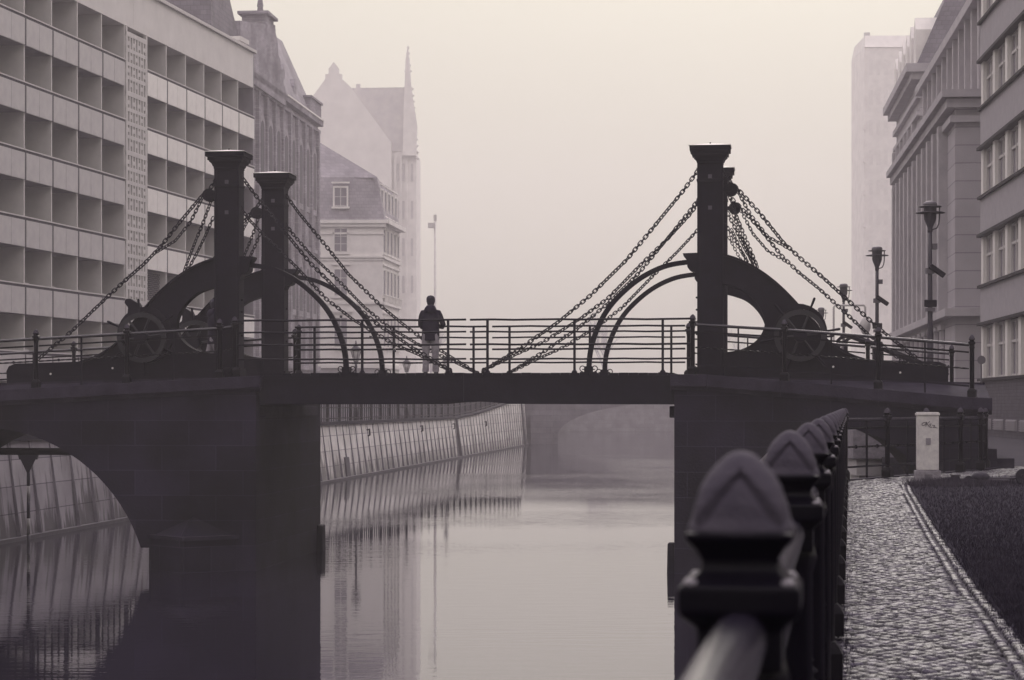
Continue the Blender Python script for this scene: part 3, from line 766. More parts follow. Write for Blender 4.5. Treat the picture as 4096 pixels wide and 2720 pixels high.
def post_at(parent, loc, rz, sc):
    """cast iron post 1.17 m high with a bud finial"""
    global FIN, POST
    if POST is None:
        b = MB()
        b.lathe([(.080, 0), (.080, .12), (.062, .15), (.045, .17)], n=4, sq=True)
        b.lathe([(.045, .16), (.043, .90), (.052, .93), (.045, .955)], n=8)
        b.lathe([(.044, .94), (.044, .985), (.060, .999), (.063, 1.004), (.063, 1.030), (.052, 1.036), (.041, 1.046), (.039, 1.056), (.046, 1.068), (.056, 1.079), (.056, 1.086)], n=4, sq=True)
        POST = b.build('post', 'iron_gloss', parent, .004)
        fi = finial_mesh().build('finial', 'finial', POST); fi.location = (0, 0, 1.084)
        for sx in (-1, 1):
            for sy in (-1, 1): MB().lathe([(.008, 0), (.009, .004), (.005, .009)], (sx * .052, sy * .050, 1.030), 8).build('bolt', 'boltglint', POST)
        p_ = POST
    else:
        p_ = POST.copy(); COL.objects.link(p_)
        for ch in kids(POST):
            c = ch.copy(); COL.objects.link(c); c.parent = p_
        p_.parent = parent
    p_.location = loc; p_.rotation_euler = (0, 0, rz); p_.scale = (sc, sc, sc)
    return p_
def twisted(mb, a, b, r, turns):
    a, b = Vector(a), Vector(b); L_ = (b - a).length; n = int(L_ * turns * 6) + 2
    d = (b - a).normalized(); e1 = d.cross(Vector((0, 0, 1))).normalized(); e2 = d.cross(e1); vs = []
    for i in range(n + 1):
        q = a.lerp(b, i / n)
        for k in range(4):
            w = i * 2 * math.pi / 12 + k * math.pi / 2
            vs.append(q + (e1 * math.cos(w) + e2 * math.sin(w)) * r)
    mb.add(vs, [(i * 4 + k, i * 4 + (k + 1) % 4, (i + 1) * 4 + (k + 1) % 4, (i + 1) * 4 + k) for i in range(n) for k in range(4)])
def bar(mb, a, b, w, h):
    a, b = Vector(a), Vector(b); d = (b - a); s = Vector((-d.y, d.x, 0)).normalized() * w
    u = Vector((0, 0, h))
    mb.hexa([a - s - u, b - s - u, b + s - u, a + s - u, a - s + u, b - s + u, b + s + u, a + s + u])
def iron_railing(root, pts, sc, mids=True, skip_post=()):
    top = MB(); sec = MB(); tw = MB(); low = MB(); bal = MB(); orn = MB()
    for i, q in enumerate(pts):
        d = Vector(pts[min(i + 1, len(pts) - 1)]) - Vector(pts[max(i - 1, 0)])
        if i not in skip_post: post_at(root, q, math.atan2(d.y, d.x), sc)
    for a, b in zip(pts[:-1], pts[1:]):
        a, b = Vector(a), Vector(b); d = (b - a).normalized(); a2, b2 = a + d * .055 * sc, b - d * .055 * sc
        z = lambda h: Vector((0, 0, h * sc))
        n = 7
        def arcp(h): return [a2.lerp(b2, k / n) + z(h) for k in range(n + 1)]
        top.tube(arcp(.975), .030 * sc, 14, caps=False)
        bar(sec, a2 + z(.835), b2 + z(.835), .009 * sc, .016 * sc)
        twisted(tw, a2 + z(.53), b2 + z(.53), .017 * sc, 3.2)
        bar(low, a2 + z(.205), b2 + z(.205), .010 * sc, .016 * sc)
        if mids and (b - a).length > 1.0:
            m = (a + b) / 2
            MB().box(m.x - .017, m.x + .017, m.y - .017, m.y + .017, m.z + .01, m.z + .965 * sc).build('baluster', 'iron', root)
        if (b - a).length > 1.0:
            for f in (.25, .75):
                q = a.lerp(b, f) + z(.53)
                MB().lathe([(.006, -.03), (.03, -.012), (.018, 0), (.034, .014), (.006, .035)], tuple(q), 7).build('rosette', 'iron', root)
    top.build('top_rail', 'rail', root); sec.build('upper_bar', 'iron_gloss', root); tw.build('twisted_bar', 'iron_gloss', root)
    low.build('lower_bar', 'iron', root)
    if bal.v: bal.build('baluster', 'iron', root)

# quay railing along the path, then turning to the bridge
r1_ = tag(empty('quay_railing', (rail_x(2.4), 2.4, QUAY)), 'black cast iron railing with bud finials receding along the cobbled path', 'railing')
dirv = Vector((.1488, 1)).normalized(); pts = []
for k in range(-1, 18):
    q = Vector((rail_x(2.4), 2.4)) + dirv * (1.95 * k) if k < 17 else None
    if q is None or q.y > 36.0: break
    pts.append((q.x - rail_x(2.4), q.y - 2.4, .032))
pts.append((5.40 - rail_x(2.4), 36.9 - 2.4, .032))
iron_railing(r1_, pts, 1.0, skip_post=(0,))
r2_ = tag(empty('corner_railing', (5.40, 36.9, QUAY)), 'black cast iron railing between the path corner and the bridge, behind the cream cabinet', 'railing')
iron_railing(r2_, [(0, 0, .032), (.97, 1.7, .032), (1.92, 3.3, .032), (2.86, 5.0, .032), (3.5, 6.3, .032), (3.85, 7.55, .032)], 1.0, skip_post=(0,))
# railings on the stone ends of the bridge
def brr(name, label, pts, **k):
    o = empty(name, BO, -TH); tag(o, label, 'railing'); iron_railing(o, pts, 1.055, **k)
brr('bridge_railing', 'black railing with bud finials on the near side of the left stone arch', [(-4.83, -.08, 4.055)] + [(x, -.24, copL(x)) for x in (-5.11, -7.09, -9.05, -11.0, -12.95, -14.9)])
brr('bridge_railing', 'black railing with bud finials on the near side of the sloping right stone end', [(4.70, .02, 4.06)] + [(x, y0R(x) + .06, copR(x)) for x in (6.56, 8.41, 10.21)])
brr('bridge_railing', 'black railing on the far side of the left stone arch, behind the winch', [(-4.45, 4.6, 4.05), (-4.9, 6.3, copL(-4.9))] + [(x, 6.35, copL(x)) for x in (-6.3, -8.3, -10.3, -12.3, -14.3)])
brr('bridge_railing', 'black railing on the far side of the right stone end, before the street lamps', [(4.45, 4.6, 4.05), (4.9, 6.3, copR(4.9))] + [(x, 6.35, copR(x)) for x in (6.6, 8.5, 10.4)])
# plain bar railings on the wooden deck
def deck_railing(label, y, posts, gap, ends):
    o = empty('deck_railing', BO, -TH); tag(o, label, 'railing')
    spans = [(ends[0], gap[0]), (gap[1], ends[1])]
    for nm, h, rr in (('top_rail', 1.10, .022), ('upper_bar', .85, .019), ('middle_bar', .59, .022), ('lower_bar', .29, .020)):
        mb = MB()
        for a, b in spans:
            n = 10; mb.tube([(a + (b - a) * k / n, y, 4.10 + h + .006 * math.sin(k * 2.1 + y)) for k in range(n + 1)], rr, 7)
        mb.build(nm, 'iron', o)
    for x in posts:
        b = MB().box(x - .025, x + .025, y - .025, y + .025, 4.09, 5.19).lathe([(.06, 0), (.06, .03), (.03, .07)], (x, y, 4.09), 8)
        b.build('post', 'iron', o)
deck_railing('plain black bar railing on the near edge of the deck, in front of the person', -.03, [-2.14, -.34, .48, 2.28, 4.09], (.035, .115), (-4.78, 4.66))
deck_railing('plain black bar railing on the far edge of the deck, behind the chains', 3.93, [-3.95, -2.14, -.33, .48, 2.28, 4.09], (.01, .09), (-4.4, 4.4))

# ------------------------------------------------------------------ building frames
def frame(name, far, near_dir, label, cat='building', z=LEFT):
    """root at the far corner; local x runs along the facade away from the camera, local y into the house on the left bank"""
    dx, dy = near_dir; a = math.atan2(dy, dx)
    o = empty(name, (far[0], far[1], z), a); tag(o, label, cat); return o

# --- slab block of loggias, left
A = frame('apartment_building', (-14.5, 127.9), (.1705, 1), 'long pale apartment block with rows of recessed balconies and a concrete lattice strip')
zb = E - LEFT                                      # heights below are measured from the camera height
def Z(z): return z + zb
bays = [k for k in range(-13, 0)]
BW = 3.09
def bx0(k): return k * BW                          # k = -1 is the bay next to the far corner
rails = [16.2 - 2.79 * k for k in range(-1, 7)]
TOPZ = 19.75
wall = MB()
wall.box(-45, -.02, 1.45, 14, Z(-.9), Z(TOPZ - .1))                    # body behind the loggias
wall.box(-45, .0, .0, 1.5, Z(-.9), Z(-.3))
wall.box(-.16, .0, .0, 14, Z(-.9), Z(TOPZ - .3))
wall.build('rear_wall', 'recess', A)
MB().box(-22.0 + 1.6, -.17, .0, 1.44, Z(17.80), Z(TOPZ)).box(-45, -20.41, .0, 1.44, Z(17.80), Z(TOPZ)).build('parapet_band', 'parapet', A)
MB().box(-45, .12, -.14, 1.6, Z(TOPZ + .01), Z(TOPZ + .17)).box(-45, .0, .5, 14, Z(TOPZ + .18), Z(TOPZ + .5)).box(-1.6, .06, .3, 1.5, Z(TOPZ + .51), Z(TOPZ + .75)).build('parapet_cap', 'edge', A)
MB().box(-45, -8.5, 4.5, 13, Z(TOPZ + .4), Z(TOPZ + 3.0)).build('roof_storey', 'parapet', A)
MB().box(-45, -8.3, 4.3, 13.2, Z(TOPZ + 3.01), Z(TOPZ + 3.15)).build('roof_cap', 'edge', A)
sl = MB()
for r_ in rails[1:]:
    sl.box(-45, -.17, .06, 1.435, Z(r_ - 1.27), Z(r_ - 1.12))
sl.build('floor_slab', 'recess', A)
dv = MB()
for k in range(-14, 1):
    x = bx0(k)
    if k == 0: x = -.09
    dv = MB()
    dv.box(x - .05, x + .05, .02, 1.44, Z(-.29), Z(17.79))
    dv.build('partition', 'edge', A)
protos = {}
for k in range(-14, 0):
    if k == -7: continue
    for ri, r_ in enumerate(rails[1:]):
        key = k > -7
        if key not in protos:
            mm = 'panel_pale' if key else 'panel_grey'
            b = MB()
            w2 = (BW - .16) / 2
            for i in (0, 1):
                x0 = .08 + i * (w2 + .0); b.box(x0 + .012, x0 + w2 - .012, -.045, -.012, -1.27, -.16)
            ba = b.build('balcony_panel', mm, A)
            MB().box(.0, BW, -.06, .0, -.05, .0).build('hand_rail', 'edge', ba)
            gp = MB().box(.03, BW - .03, -.02, .0, -.155, -.055).box(-.07, .07, -.03, .01, -1.27, -.06)
            gp.build('dark_gap', 'gapdark', ba); protos[key] = ba
        else:
            ba = copy_tree(protos[key], A)
        ba.location = (bx0(k), -.0, Z(r_))
# windows and doors at the back of each loggia
wp = None
for k in range(-14, 0):
    if k == -7: continue
    for r_ in rails[1:]:
        if wp is None:
            wp = MB().box(.25, 2.2, 1.40, 1.44, -.95, 1.25).build('loggia_window', 'glass', A)
            fr = MB()
            for xx in (.22, 1.2, 2.15): fr.box(xx, xx + .07, 1.36, 1.43, -.98, 1.3)
            fr.box(.22, 2.22, 1.36, 1.43, -1.0, -.95).box(.22, 2.22, 1.36, 1.43, 1.25, 1.3)
            fr.build('window_frame', 'parapet', wp); w_ = wp
        else: w_ = copy_tree(wp, A)
        w_.location = (bx0(k), 0, Z(r_))
        if R() < .35:
            cu = MB(); xa = U(.3, 1.0)
            cu.box(xa, xa + U(.5, 1.1), 1.345, 1.358, -.9, U(.6, 1.2)); cu.build('curtain', 'curtain', w_)
        if R() < .18:
            aw = MB(); xa = U(.2, .9)
            aw.box(xa, xa + U(.5, 1.3), .55, .62, -1.1, U(-.2, .5)); aw.build('screen', random.choice(['curtain', 'gapdark', 'panel_grey']), w_)
# the lattice strip, pierced concrete
lt = MB(); x0, x1 = bx0(-7) + .03, bx0(-6) - .03
cw = (x1 - x0 - .36) / 7
for r_ in rails[1:]:
    zt, zb_ = r_ + 1.35, r_ + 1.35 - 2.79
    lt.box(x0, x1, -.06, .10, Z(zt - .22), Z(zt))
    rows = 4; rh = (2.79 - .22) / rows
    for q in range(rows):
        z0 = zt - .22 - (q + 1) * rh
        if q < rows - 1: lt.box(x0, x1, -.05, .09, Z(z0 - .085), Z(z0 + .085))
        for c in range(7):
            if (c + q) % 2 == 0:
                xa = x0 + .18 + c * cw
                lt.box(xa, xa + cw, -.045, .08, Z(z0 + rh * .36), Z(z0 + rh * .66))
    for c in range(8):
        xa = x0 + .18 + c * cw
        lt.box(xa - .075, xa + .075, -.055, .085, Z(zb_), Z(zt - .22))
lt.box(x0, x0 + .16, -.065, .12, Z(-.9), Z(17.8)).box(x1 - .16, x1, -.065, .12, Z(-.9), Z(17.8))
lt.build('lattice_screen', 'lattice', A)
MB().box(x0, x1, .45, .5, Z(-.9), Z(17.79)).build('stairwell_wall', 'recess', A)
# things on the balconies
def facade_pt(s, y, z):
    a = math.atan2(1, .1705); return (-14.5 + s * math.cos(a) - y * math.sin(a), 127.9 + s * math.sin(a) + y * math.cos(a), z + E)
for (k, r_, f, lab, hh) in ((-13, rails[4], .75, 'tall folded pale parasol standing on a balcony, the upper of two', 2.25), (-13, rails[5], .80, 'folded pale parasol on the balcony below the other parasol', 2.15)):
    o = tag(empty('folded_parasol', facade_pt(bx0(k) + BW * f - .3, .45, r_ - 1.11), .1), lab, 'parasol', 'folded parasols on the balconies')
    MB().tube([(0, 0, 0), (0, 0, .9)], .03, 6).lathe([(.25, 0), (.25, .06)], n=10).build('pole', 'lampmetal', o)
    MB().lathe([(.30, .75), (.27, .95), (.17, 1.25), (.12, 1.6), (.08, 1.95), (.02, hh + .2)], n=9).build('canopy', 'palest', o)
tr = tag(empty('trellis', facade_pt(bx0(-6) + .35, .12, rails[5] - .05), math.atan2(1, .1705)), 'diagonal lattice trellis on the balcony beside the concrete strip', 'trellis')
t_ = MB()
for i in range(-9, 12):
    for s_ in (1, -1):
        x_0 = i * .19; pts_ = []
        for q in (0, 1.45):
            pts_.append((x_0 + (q if s_ > 0 else 1.6 - q) * 1.0 - (0 if s_ > 0 else 0), q))
        (xa, za), (xb, zb2) = pts_
        # clip to 0..1.9
        def cl(xa, za, xb, zb2):
            t0, t1 = 0, 1; dx = xb - xa
            for lo, hi in ((0, 1.95),):
                ta, tb = (lo - xa) / dx, (hi - xa) / dx
                if ta > tb: ta, tb = tb, ta
                t0, t1 = max(t0, ta), min(t1, tb)
            return t0, t1
        t0, t1 = cl(xa, za, xb, zb2)
        if t1 > t0: t_.tube([(xa + (xb - xa) * t0, .02 * s_, za + (zb2 - za) * t0), (xa + (xb - xa) * t1, .02 * s_, za + (zb2 - za) * t1)], .014, 4)
t_.build('lattice', 'gapdark', tr)
# bush on the roof
def leaf_ball(mb, c, rx, rz, n, sz):
    for _ in range(n):
        w, u, rr = U(0, 6.28), U(-1, 1), R() ** .4
        q = Vector((c[0] + rx * rr * math.sqrt(1 - u * u) * math.cos(w), c[1] + rx * rr * math.sqrt(1 - u * u) * math.sin(w), c[2] + rz * rr * u))
        a, b = Vector((U(-1, 1), U(-1, 1), U(-1, 1))) * sz, Vector((U(-1, 1), U(-1, 1), U(-1, 1))) * sz
        mb.add([q, q + a, q + b], [(0, 1, 2)])
o = tag(empty('roof_bush', facade_pt(-17.8, 2.6, TOPZ + .2)), 'small dark bush growing on the roof terrace of the pale apartment block', 'bush')
b = MB()
for c in range(9): leaf_ball(b, (U(-.7, .7), U(-.6, .6), U(.3, 1.3)), .45, .4, 220, .09)
b.build('foliage', 'bark', o); MB().tube([(0, 0, -.3), (.05, 0, .5), (0, .1, 1.0)], .05, 6).build('stem', 'bark', o)

# --- old dark brick building
d2 = .09
Bk = frame('brick_building', (-18.34, 215.0), (d2, 1), 'dark old brick house with steep roofs, a tall gable and chimney behind the pale block')
EV = 26.8
u2 = math.hypot(1, d2)
w = MB(); w.box(-60, 0, 0, 22, Z(-.9), Z(EV)); w.build('wall', 'brickdark', Bk)
co = MB()
for zz, oo, hh in ((EV, .5, .5), (EV - .9, .25, .25), (14.5, .22, .35), (3.6, .25, .4)):
    co.box(-60.2, .15, -oo, .01, Z(zz - hh), Z(zz + .02))
co.build('cornice', 'brickdark', Bk)
MB().box(-18, .16, -.58, -.5, Z(EV - .03), Z(EV + .12)).build('gutter', 'zinc', Bk)
# arched windows in shallow niches
def arched(x, z0, z1, wd):
    r_ = wd / 2; return [(x - r_, z0), (x + r_, z0), (x + r_, z1 - r_)] + [(x + r_ * math.cos(math.radians(a)), z1 - r_ + r_ * math.sin(math.radians(a))) for a in range(20, 170, 20)] + [(x - r_, z1 - r_)]
for i in range(8):
    x = -2.6 - i * 3.5
    for (z0, z1) in ((18.2, 23.5), (8.5, 12.5)):
        ni = MB().prism_xz(arched(x, Z(z0 - .5), Z(z1 + .6), 2.3), -.16, .0); ni_o = ni.build('window_surround', 'rooftile', Bk)
        MB().prism_xz(arched(x, Z(z0), Z(z1), 1.35), -.19, -.1).build('window_glass', 'gapdark', ni_o)
for i in range(9):
    x = -.8 - i * 3.5; MB().box(x - .35, x + .35, -.3, .0, Z(4), Z(EV - 1)).build('pilaster', 'brickdark', Bk)
# roofs
rf = MB()
rf.add([(-21, -.2, Z(EV + .05)), (-1.6, -.2, Z(EV + .05)), (-1.6, 8, Z(EV + .05)), (-21, 8, Z(EV + .05)), (-21, 2.2, Z(EV + 6.3)), (-6.3, 2.2, Z(EV + 6.6))],
       [(0, 1, 5, 4), (1, 2, 5), (2, 3, 4, 5), (3, 0, 4)])
rf.build('roof', 'rooftile', Bk)
MB().box(-5.6, .1, -.3, 7, Z(EV + .03), Z(EV + 1.5)).box(-5.8, .3, -.45, 7.2, Z(EV + 1.51), Z(EV + 1.7)).build('corner_turret', 'brickdark', Bk)
gb = MB()
gb.prism_xz([(-37.5, Z(EV - 1)), (-18.4, Z(EV - 1)), (-18.9, Z(EV + .6)), (-19.6, Z(EV + .7)), (-19.9, Z(EV + 1.8)), (-20.9, Z(EV + 1.9)), (-21.2, Z(EV + 2.7)), (-21.9, Z(EV + 2.8)), (-22.4, Z(EV + 4.0)), (-23.2, Z(EV + 4.6)), (-23.4, Z(EV + 5.2)), (-37.5, Z(EV + 3.2))], -.5, 1.2)
gb.build('gable', 'brickdark', Bk)
MB().box(-27.0, -23.6, -.4, 1.6, Z(EV + 4.0), Z(EV + 5.5)).box(-27.4, -23.2, -.7, 1.9, Z(EV + 5.51), Z(EV + 5.75)).build('chimney', 'brickdark', Bk)
MB().lathe([(.35, 0), (.22, .6), (.28, .7), (.1, 1.8), (.02, 3.2)], (-25.3, .4, Z(EV + 5.76)), 8).build('spire', 'brickdark', Bk)
MB().prism_xz([(-47, Z(EV)), (-35.1, Z(EV)), (-35.4, Z(EV + 1.2)), (-38.3, Z(EV + 2.8)), (-40.7, Z(EV + 4.5)), (-44, Z(EV + 8.5)), (-47, Z(EV + 10))], -.3, 8).build('tower_roof', 'roofdark', Bk)
for i, x in enumerate((-10.5, -14.5, -17.5)):
    dm = MB(); zz = Z(EV + .8 + i * .8); yy = .2 + i * .3
    dm.prism_xz([(x - .6, zz), (x + .6, zz), (x + .6, zz + 1.0), (x, zz + 1.7), (x - .6, zz + 1.0)], yy, yy + 1.8); dm.build('dormer', 'rooftile', Bk)

# --- cream corner house facing the camera
C4 = frame('corner_house', (-13.66, 240), (1, 0), 'pale corner house with mansard roof, tall paned windows and string courses')
CZ = 19.5
def win(parent, x, y, z0, z1, wd, paneled=2, rows=3, surround=True, ny=-1):
    """window in a wall facing local -y"""
    if surround:
        s_ = MB(); f = .16
        s_.box(x - wd / 2 - f, x - wd / 2, y - .10, y - .0, z0 - .1, z1 + f).box(x + wd / 2, x + wd / 2 + f, y - .10, y, z0 - .1, z1 + f).box(x - wd / 2, x + wd / 2, y - .10, y, z1, z1 + f)
        s_.box(x - wd / 2 - .3, x + wd / 2 + .3, y - .22, y, z0 - .3, z0 - .101).box(x - wd / 2 - .3, x + wd / 2 + .3, y - .2, y, z1 + .45, z1 + .62)
        root = s_.build('window', 'cream', parent)
    else:
        root = MB().box(x - wd / 2 - .05, x + wd / 2 + .05, y - .06, y, z0 - .12, z0 - .01).build('window', 'cream', parent)
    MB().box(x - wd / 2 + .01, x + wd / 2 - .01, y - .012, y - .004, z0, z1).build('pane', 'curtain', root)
    m_ = MB(); t = .045
    for i in range(paneled + 1):
        xx = x - wd / 2 + wd * i / paneled; m_.box(xx - t, xx + t, y - .045, y - .013, z0, z1)
    for i in range(rows + 1):
        zz = z0 + (z1 - z0) * i / rows; m_.box(x - wd / 2, x + wd / 2, y - .042, y - .014, zz - t * .8, zz + t * .8)
    m_.build('sash', 'winframe', root); return root
MB().box(-24, 0, 0, 13, Z(-1.8), Z(CZ - .02)).build('wall', 'cream', C4)
cc = MB()
for zz, oo, hh in ((CZ, .55, .35), (CZ - .36, .35, .35), (CZ - 1.3, .12, .2), (15.75, .22, .22), (15.4, .12, .15), (10.9, .2, .25), (4.3, .3, .4)):
    cc.box(-24, oo, -oo, 13.2, Z(zz - hh), Z(zz))
cc.build('cornice', 'cream', C4)
MB().box(-24, -.1, -.05, 13, Z(-1.8), Z(4.0)).build('base_storey', 'sandtrim', C4)
ms = MB()
ms.add([(-24, -.3, Z(CZ)), (.25, -.3, Z(CZ)), (.25, 13, Z(CZ)), (-24, 13, Z(CZ)), (-24, .5, Z(24.1)), (-.6, .5, Z(24.1)), (-.6, 12.5, Z(24.1)), (-24, 12.5, Z(24.1))], [(0, 1, 5, 4), (1, 2, 6, 5), (2, 3, 7, 6), (3, 0, 4, 7)])
ms.add([(-24, .5, Z(24.1)), (-.6, .5, Z(24.1)), (-.6, 12.5, Z(24.1)), (-24, 12.5, Z(24.1)), (-24, 6, Z(34.5)), (-11.5, 6, Z(31))], [(0, 1, 5, 4), (1, 2, 5), (2, 3, 4, 5)])
ms.build('mansard_roof', 'rooftile', C4)
for x in (-4.4, -11.0, -17.5):
    win(C4, x, -.02, Z(16.2), Z(18.6), 1.35, 2, 3)
    win(C4, x, -.02, Z(11.6), Z(14.3), 1.35, 2, 3)
    w_ = win(C4, x, -.02, Z(6.2), Z(9.2), 1.35, 2, 3)
    MB().prism_xz([(x - 1.3, Z(9.8)), (x + 1.3, Z(9.8)), (x, Z(10.6))], -.3, -.02).build('pediment', 'cream', w_)
    win(C4, x, -.02, Z(-.6), Z(2.8), 1.5, 2, 2, surround=False)
    w_ = win(C4, x, -.18, Z(21.0), Z(22.9), 1.3, 2, 2); MB().box(x - .8, x + .8, -.16, 1.6, Z(20.9), Z(23.3)).build('dormer', 'rooftile', w_)
# side facade turning away along the canal
C4b = frame('corner_house_wing', (-13.66 + 1.24, 252.8), (.0965, 1), 'canal side of the pale corner house with close rows of tall windows')
MB().box(-12.7, 0, .1, 4, Z(-1.8), Z(CZ - .1)).build('wall', 'cream', C4b)
cc = MB()
for zz, oo, hh in ((CZ + .1, .75, .45), (15.75, .3, .3), (10.9, .3, .3), (4.3, .3, .4)): cc.box(-12.6, .1, .1 - oo, .11, Z(zz - hh), Z(zz))
cc.build('cornice', 'cream', C4b)
MB().add([(-12.7, 0, Z(CZ)), (0, 0, Z(CZ)), (0, 4, Z(CZ)), (-12.7, 4, Z(CZ)), (-12.7, 1.0, Z(24.0)), (0, 1.0, Z(24.0)), (0, 4, Z(24)), (-12.7, 4, Z(24))], [(0, 1, 5, 4), (1, 2, 6, 5), (4, 5, 6, 7)]).build('mansard_roof', 'rooftile', C4b)
for i in range(5):
    x = -11.4 + i * 2.5
    for z0, z1 in ((16.2, 18.6), (11.6, 14.3), (6.2, 9.2), (20.3, 22.8)): win(C4b, x, .08 if z0 < 20 else .35, Z(z0), Z(z1), 1.5, 1, 1)
    bl = MB()
    for j in range(7): bl.box(x - .9 + j * .28, x - .78 + j * .28, -.25, -.15, Z(10.95), Z(11.6))
    bl.box(x - 1, x + 1, -.3, -.12, Z(11.6), Z(11.7)); bl.build('balustrade', 'cream', C4b)

# --- great pale gabled church-like house with a crocketed spire, far off
S4 = 480 / 9102.0
def fx(px): return (px - 2048) * S4
def fz(py): return (1620 - py) * S4 + E
G = tag(empty('gabled_hall', (-20, 480, 3)), 'great hazy gabled hall with a crocketed corner spire', 'building')
gx, gz = lambda px: fx(px) + 20, lambda py: fz(py) - 3
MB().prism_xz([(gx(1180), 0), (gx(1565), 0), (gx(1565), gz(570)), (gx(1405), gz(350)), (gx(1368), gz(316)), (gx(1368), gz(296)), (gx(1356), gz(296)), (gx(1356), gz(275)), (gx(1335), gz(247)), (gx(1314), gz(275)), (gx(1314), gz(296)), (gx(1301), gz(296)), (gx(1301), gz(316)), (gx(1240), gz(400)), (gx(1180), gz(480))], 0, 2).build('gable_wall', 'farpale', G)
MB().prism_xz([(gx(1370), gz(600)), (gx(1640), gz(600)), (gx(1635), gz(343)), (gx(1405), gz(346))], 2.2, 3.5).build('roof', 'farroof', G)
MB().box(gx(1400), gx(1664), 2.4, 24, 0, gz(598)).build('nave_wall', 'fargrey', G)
MB().box(gx(1420), gx(1437), 3, 4, gz(345), gz(328)).build('chimney', 'farroof', G)
for px in (1575, 1597, 1620):
    MB().box(gx(px), gx(px + 8), 1.9, 2.39, gz(1300), gz(620)).build('buttress', 'fargrey', G)
for k in range(4):
    for px in (1585, 1607, 1642):
        MB().box(gx(px), gx(px + 9), 2.2, 2.395, gz(720 + k * 150), gz(650 + k * 150)).build('window', 'farroof', G)
def prof_x(z):   # the spire's leaning outer edge
    return z
sp = MB().prism_xz([(gx(1610), gz(620)), (gx(1664), gz(620)), (gx(1668), gz(500)), (gx(1655), gz(420)), (gx(1644), gz(345)), (gx(1637), gz(240)), (gx(1632), gz(200)), (gx(1629), gz(180)), (gx(1626), gz(200)), (gx(1621), gz(240)), (gx(1617), gz(345)), (gx(1614), gz(420))], 1.0, 3.2)
spo = sp.build('spire', 'fargrey', G)
for px, py, r_ in ((1630, 186, .25), (1630, 208, .42), (1629, 232, .48), (1630, 255, .62), (1630, 279, .8)):
    MB().lathe([(.1, -.5), (r_, -.15), (r_ * 1.1, .15), (.1, .5)], (gx(px), 2.1, gz(py)), 7).build('crocket', 'fargrey', spo)
for i in range(12):
    t = i / 11; px = 1646 + 24 * t; py = 350 + t * 280
    MB().lathe([(.08, -.4), (.5, 0), (.08, .4)], (gx(px), 2.1, gz(py)), 6).build('crocket', 'fargrey', spo)

# ------------------------------------------------------------------ right bank buildings
# modern house, near right; local x away from the camera, facade faces local +y
RB = empty('office_building', (19.4, 94.0, QUAY), math.atan2(1, .066))
tag(RB, 'grey rendered building at the right edge with bands of tall windows over a brick base', 'building')
zr = E - QUAY
def Zr(z): return z + zr
def zf(py): return (1620 - py) / 9102.0 * 94
MB().box(-45, 0, -16, -.25, Zr(-1.25), Zr(30)).build('inner_wall', 'gapdark', RB)
br = MB().box(-45, .02, -.25, .06, Zr(-1.25), Zr(zf(1523))); br.build('brick_base', 'brickgrey', RB)
MB().box(-45, .02, -16, -.26, Zr(-1.25), Zr(zf(1523))).box(-.3, 0.0, -16, -.26, Zr(zf(1522)), Zr(30)).build('end_wall', 'spandrel', RB)
bands = []
z_ = zf(1523); sizes = [(zf(1295) - zf(1523), zf(1152) - zf(1295))]
rows = [(1523, 1295), (1152, 941), (798, 594), (444, 245), (99, -105), (-255, -455)]
sp = MB(); ci = MB()
for i, (pb, pt) in enumerate(rows):
    nxt = rows[i + 1][0] if i + 1 < len(rows) else None
    if nxt is not None: sp.box(-45, .02, -.25, .05, Zr(zf(pt)) + .02, Zr(zf(nxt)) - .02)
    ci.box(-45, .12, -.25, .20, Zr(zf(pt)) - .10, Zr(zf(pt)) + .019)
    ci.box(-45, .10, -.25, .18, Zr(zf(pb)) - .019, Zr(zf(pb)) + .09)
sp.build('spandrel', 'spandrel', RB); ci.build('ledge', 'iron', RB)
pw = 3.27
for i, (pb, pt) in enumerate(rows[:5]):
    z0, z1 = Zr(zf(pb)) + .09, Zr(zf(pt)) - .10
    for k in range(6):
        x = -k * pw
        MB().box(x - .62, x, -.24, .02, z0, z1).build('pier', 'parapet', RB)
        gl = MB().box(x - pw + .01, x - .63, -.22, -.20, z0, z1).build('window', 'curtain', RB)
        f = MB()
        for q in (0, .5, 1):
            xx = x - pw + .05 + q * (pw - .73); f.box(xx - .06, xx + .06, -.195, -.10, z0, z1)
        for q in (.02, .62, .98):
            zz = z0 + q * (z1 - z0); f.box(x - pw + .02, x - .64, -.195, -.12, zz - .05, zz + .05)
        f.build('window_frame', 'winframe', gl)
for k in range(5):
    x = -.6 - k * 3.3; v = MB()
    v.box(x - 2.5, x, .061, .075, Zr(-.98), Zr(-.55))
    for j in range(5): v.box(x - 2.45, x - .05, .076, .12, Zr(-.95 + j * .08), Zr(-.915 + j * .08))
    v.build('vent_grille', 'spandrel', RB)

# classical block with giant pilasters; local x away from camera, facade faces +y
def right_block(name, far, dirx, L_, z_eave, label, matw, off=0):
    o = empty(name, (far[0], far[1], QUAY), math.atan2(1, dirx)); tag(o, label, 'building'); return o
C5 = right_block('classical_building', (23.7, 140.0), .0958, 36, 14.2, 'grey stone classical building with giant pilasters, heavy cornice and attic storey', 'sandst')
L5 = 36.2
MB().box(-L5, 0, -20, 0, Zr(-1.25), Zr(14.3)).build('wall', 'sandst', C5)
cn = MB()
for zz, oo, hh in ((14.35, .65, .35), (13.95, .42, .4), (13.2, .25, .3), (4.4, .5, .35), (1.0, .25, .3)):
    cn.box(-L5 - oo, .3, -20, oo, Zr(zz - hh), Zr(zz))
cn.build('cornice', 'sandtrim', C5)
for i in range(11):
    x = -L5 + 4.2 + i * 3.05
    p_ = MB().box(x - .42, x + .42, .0, .42, Zr(4.4), Zr(13.2)); p_.build('pilaster', 'sandtrim', C5)
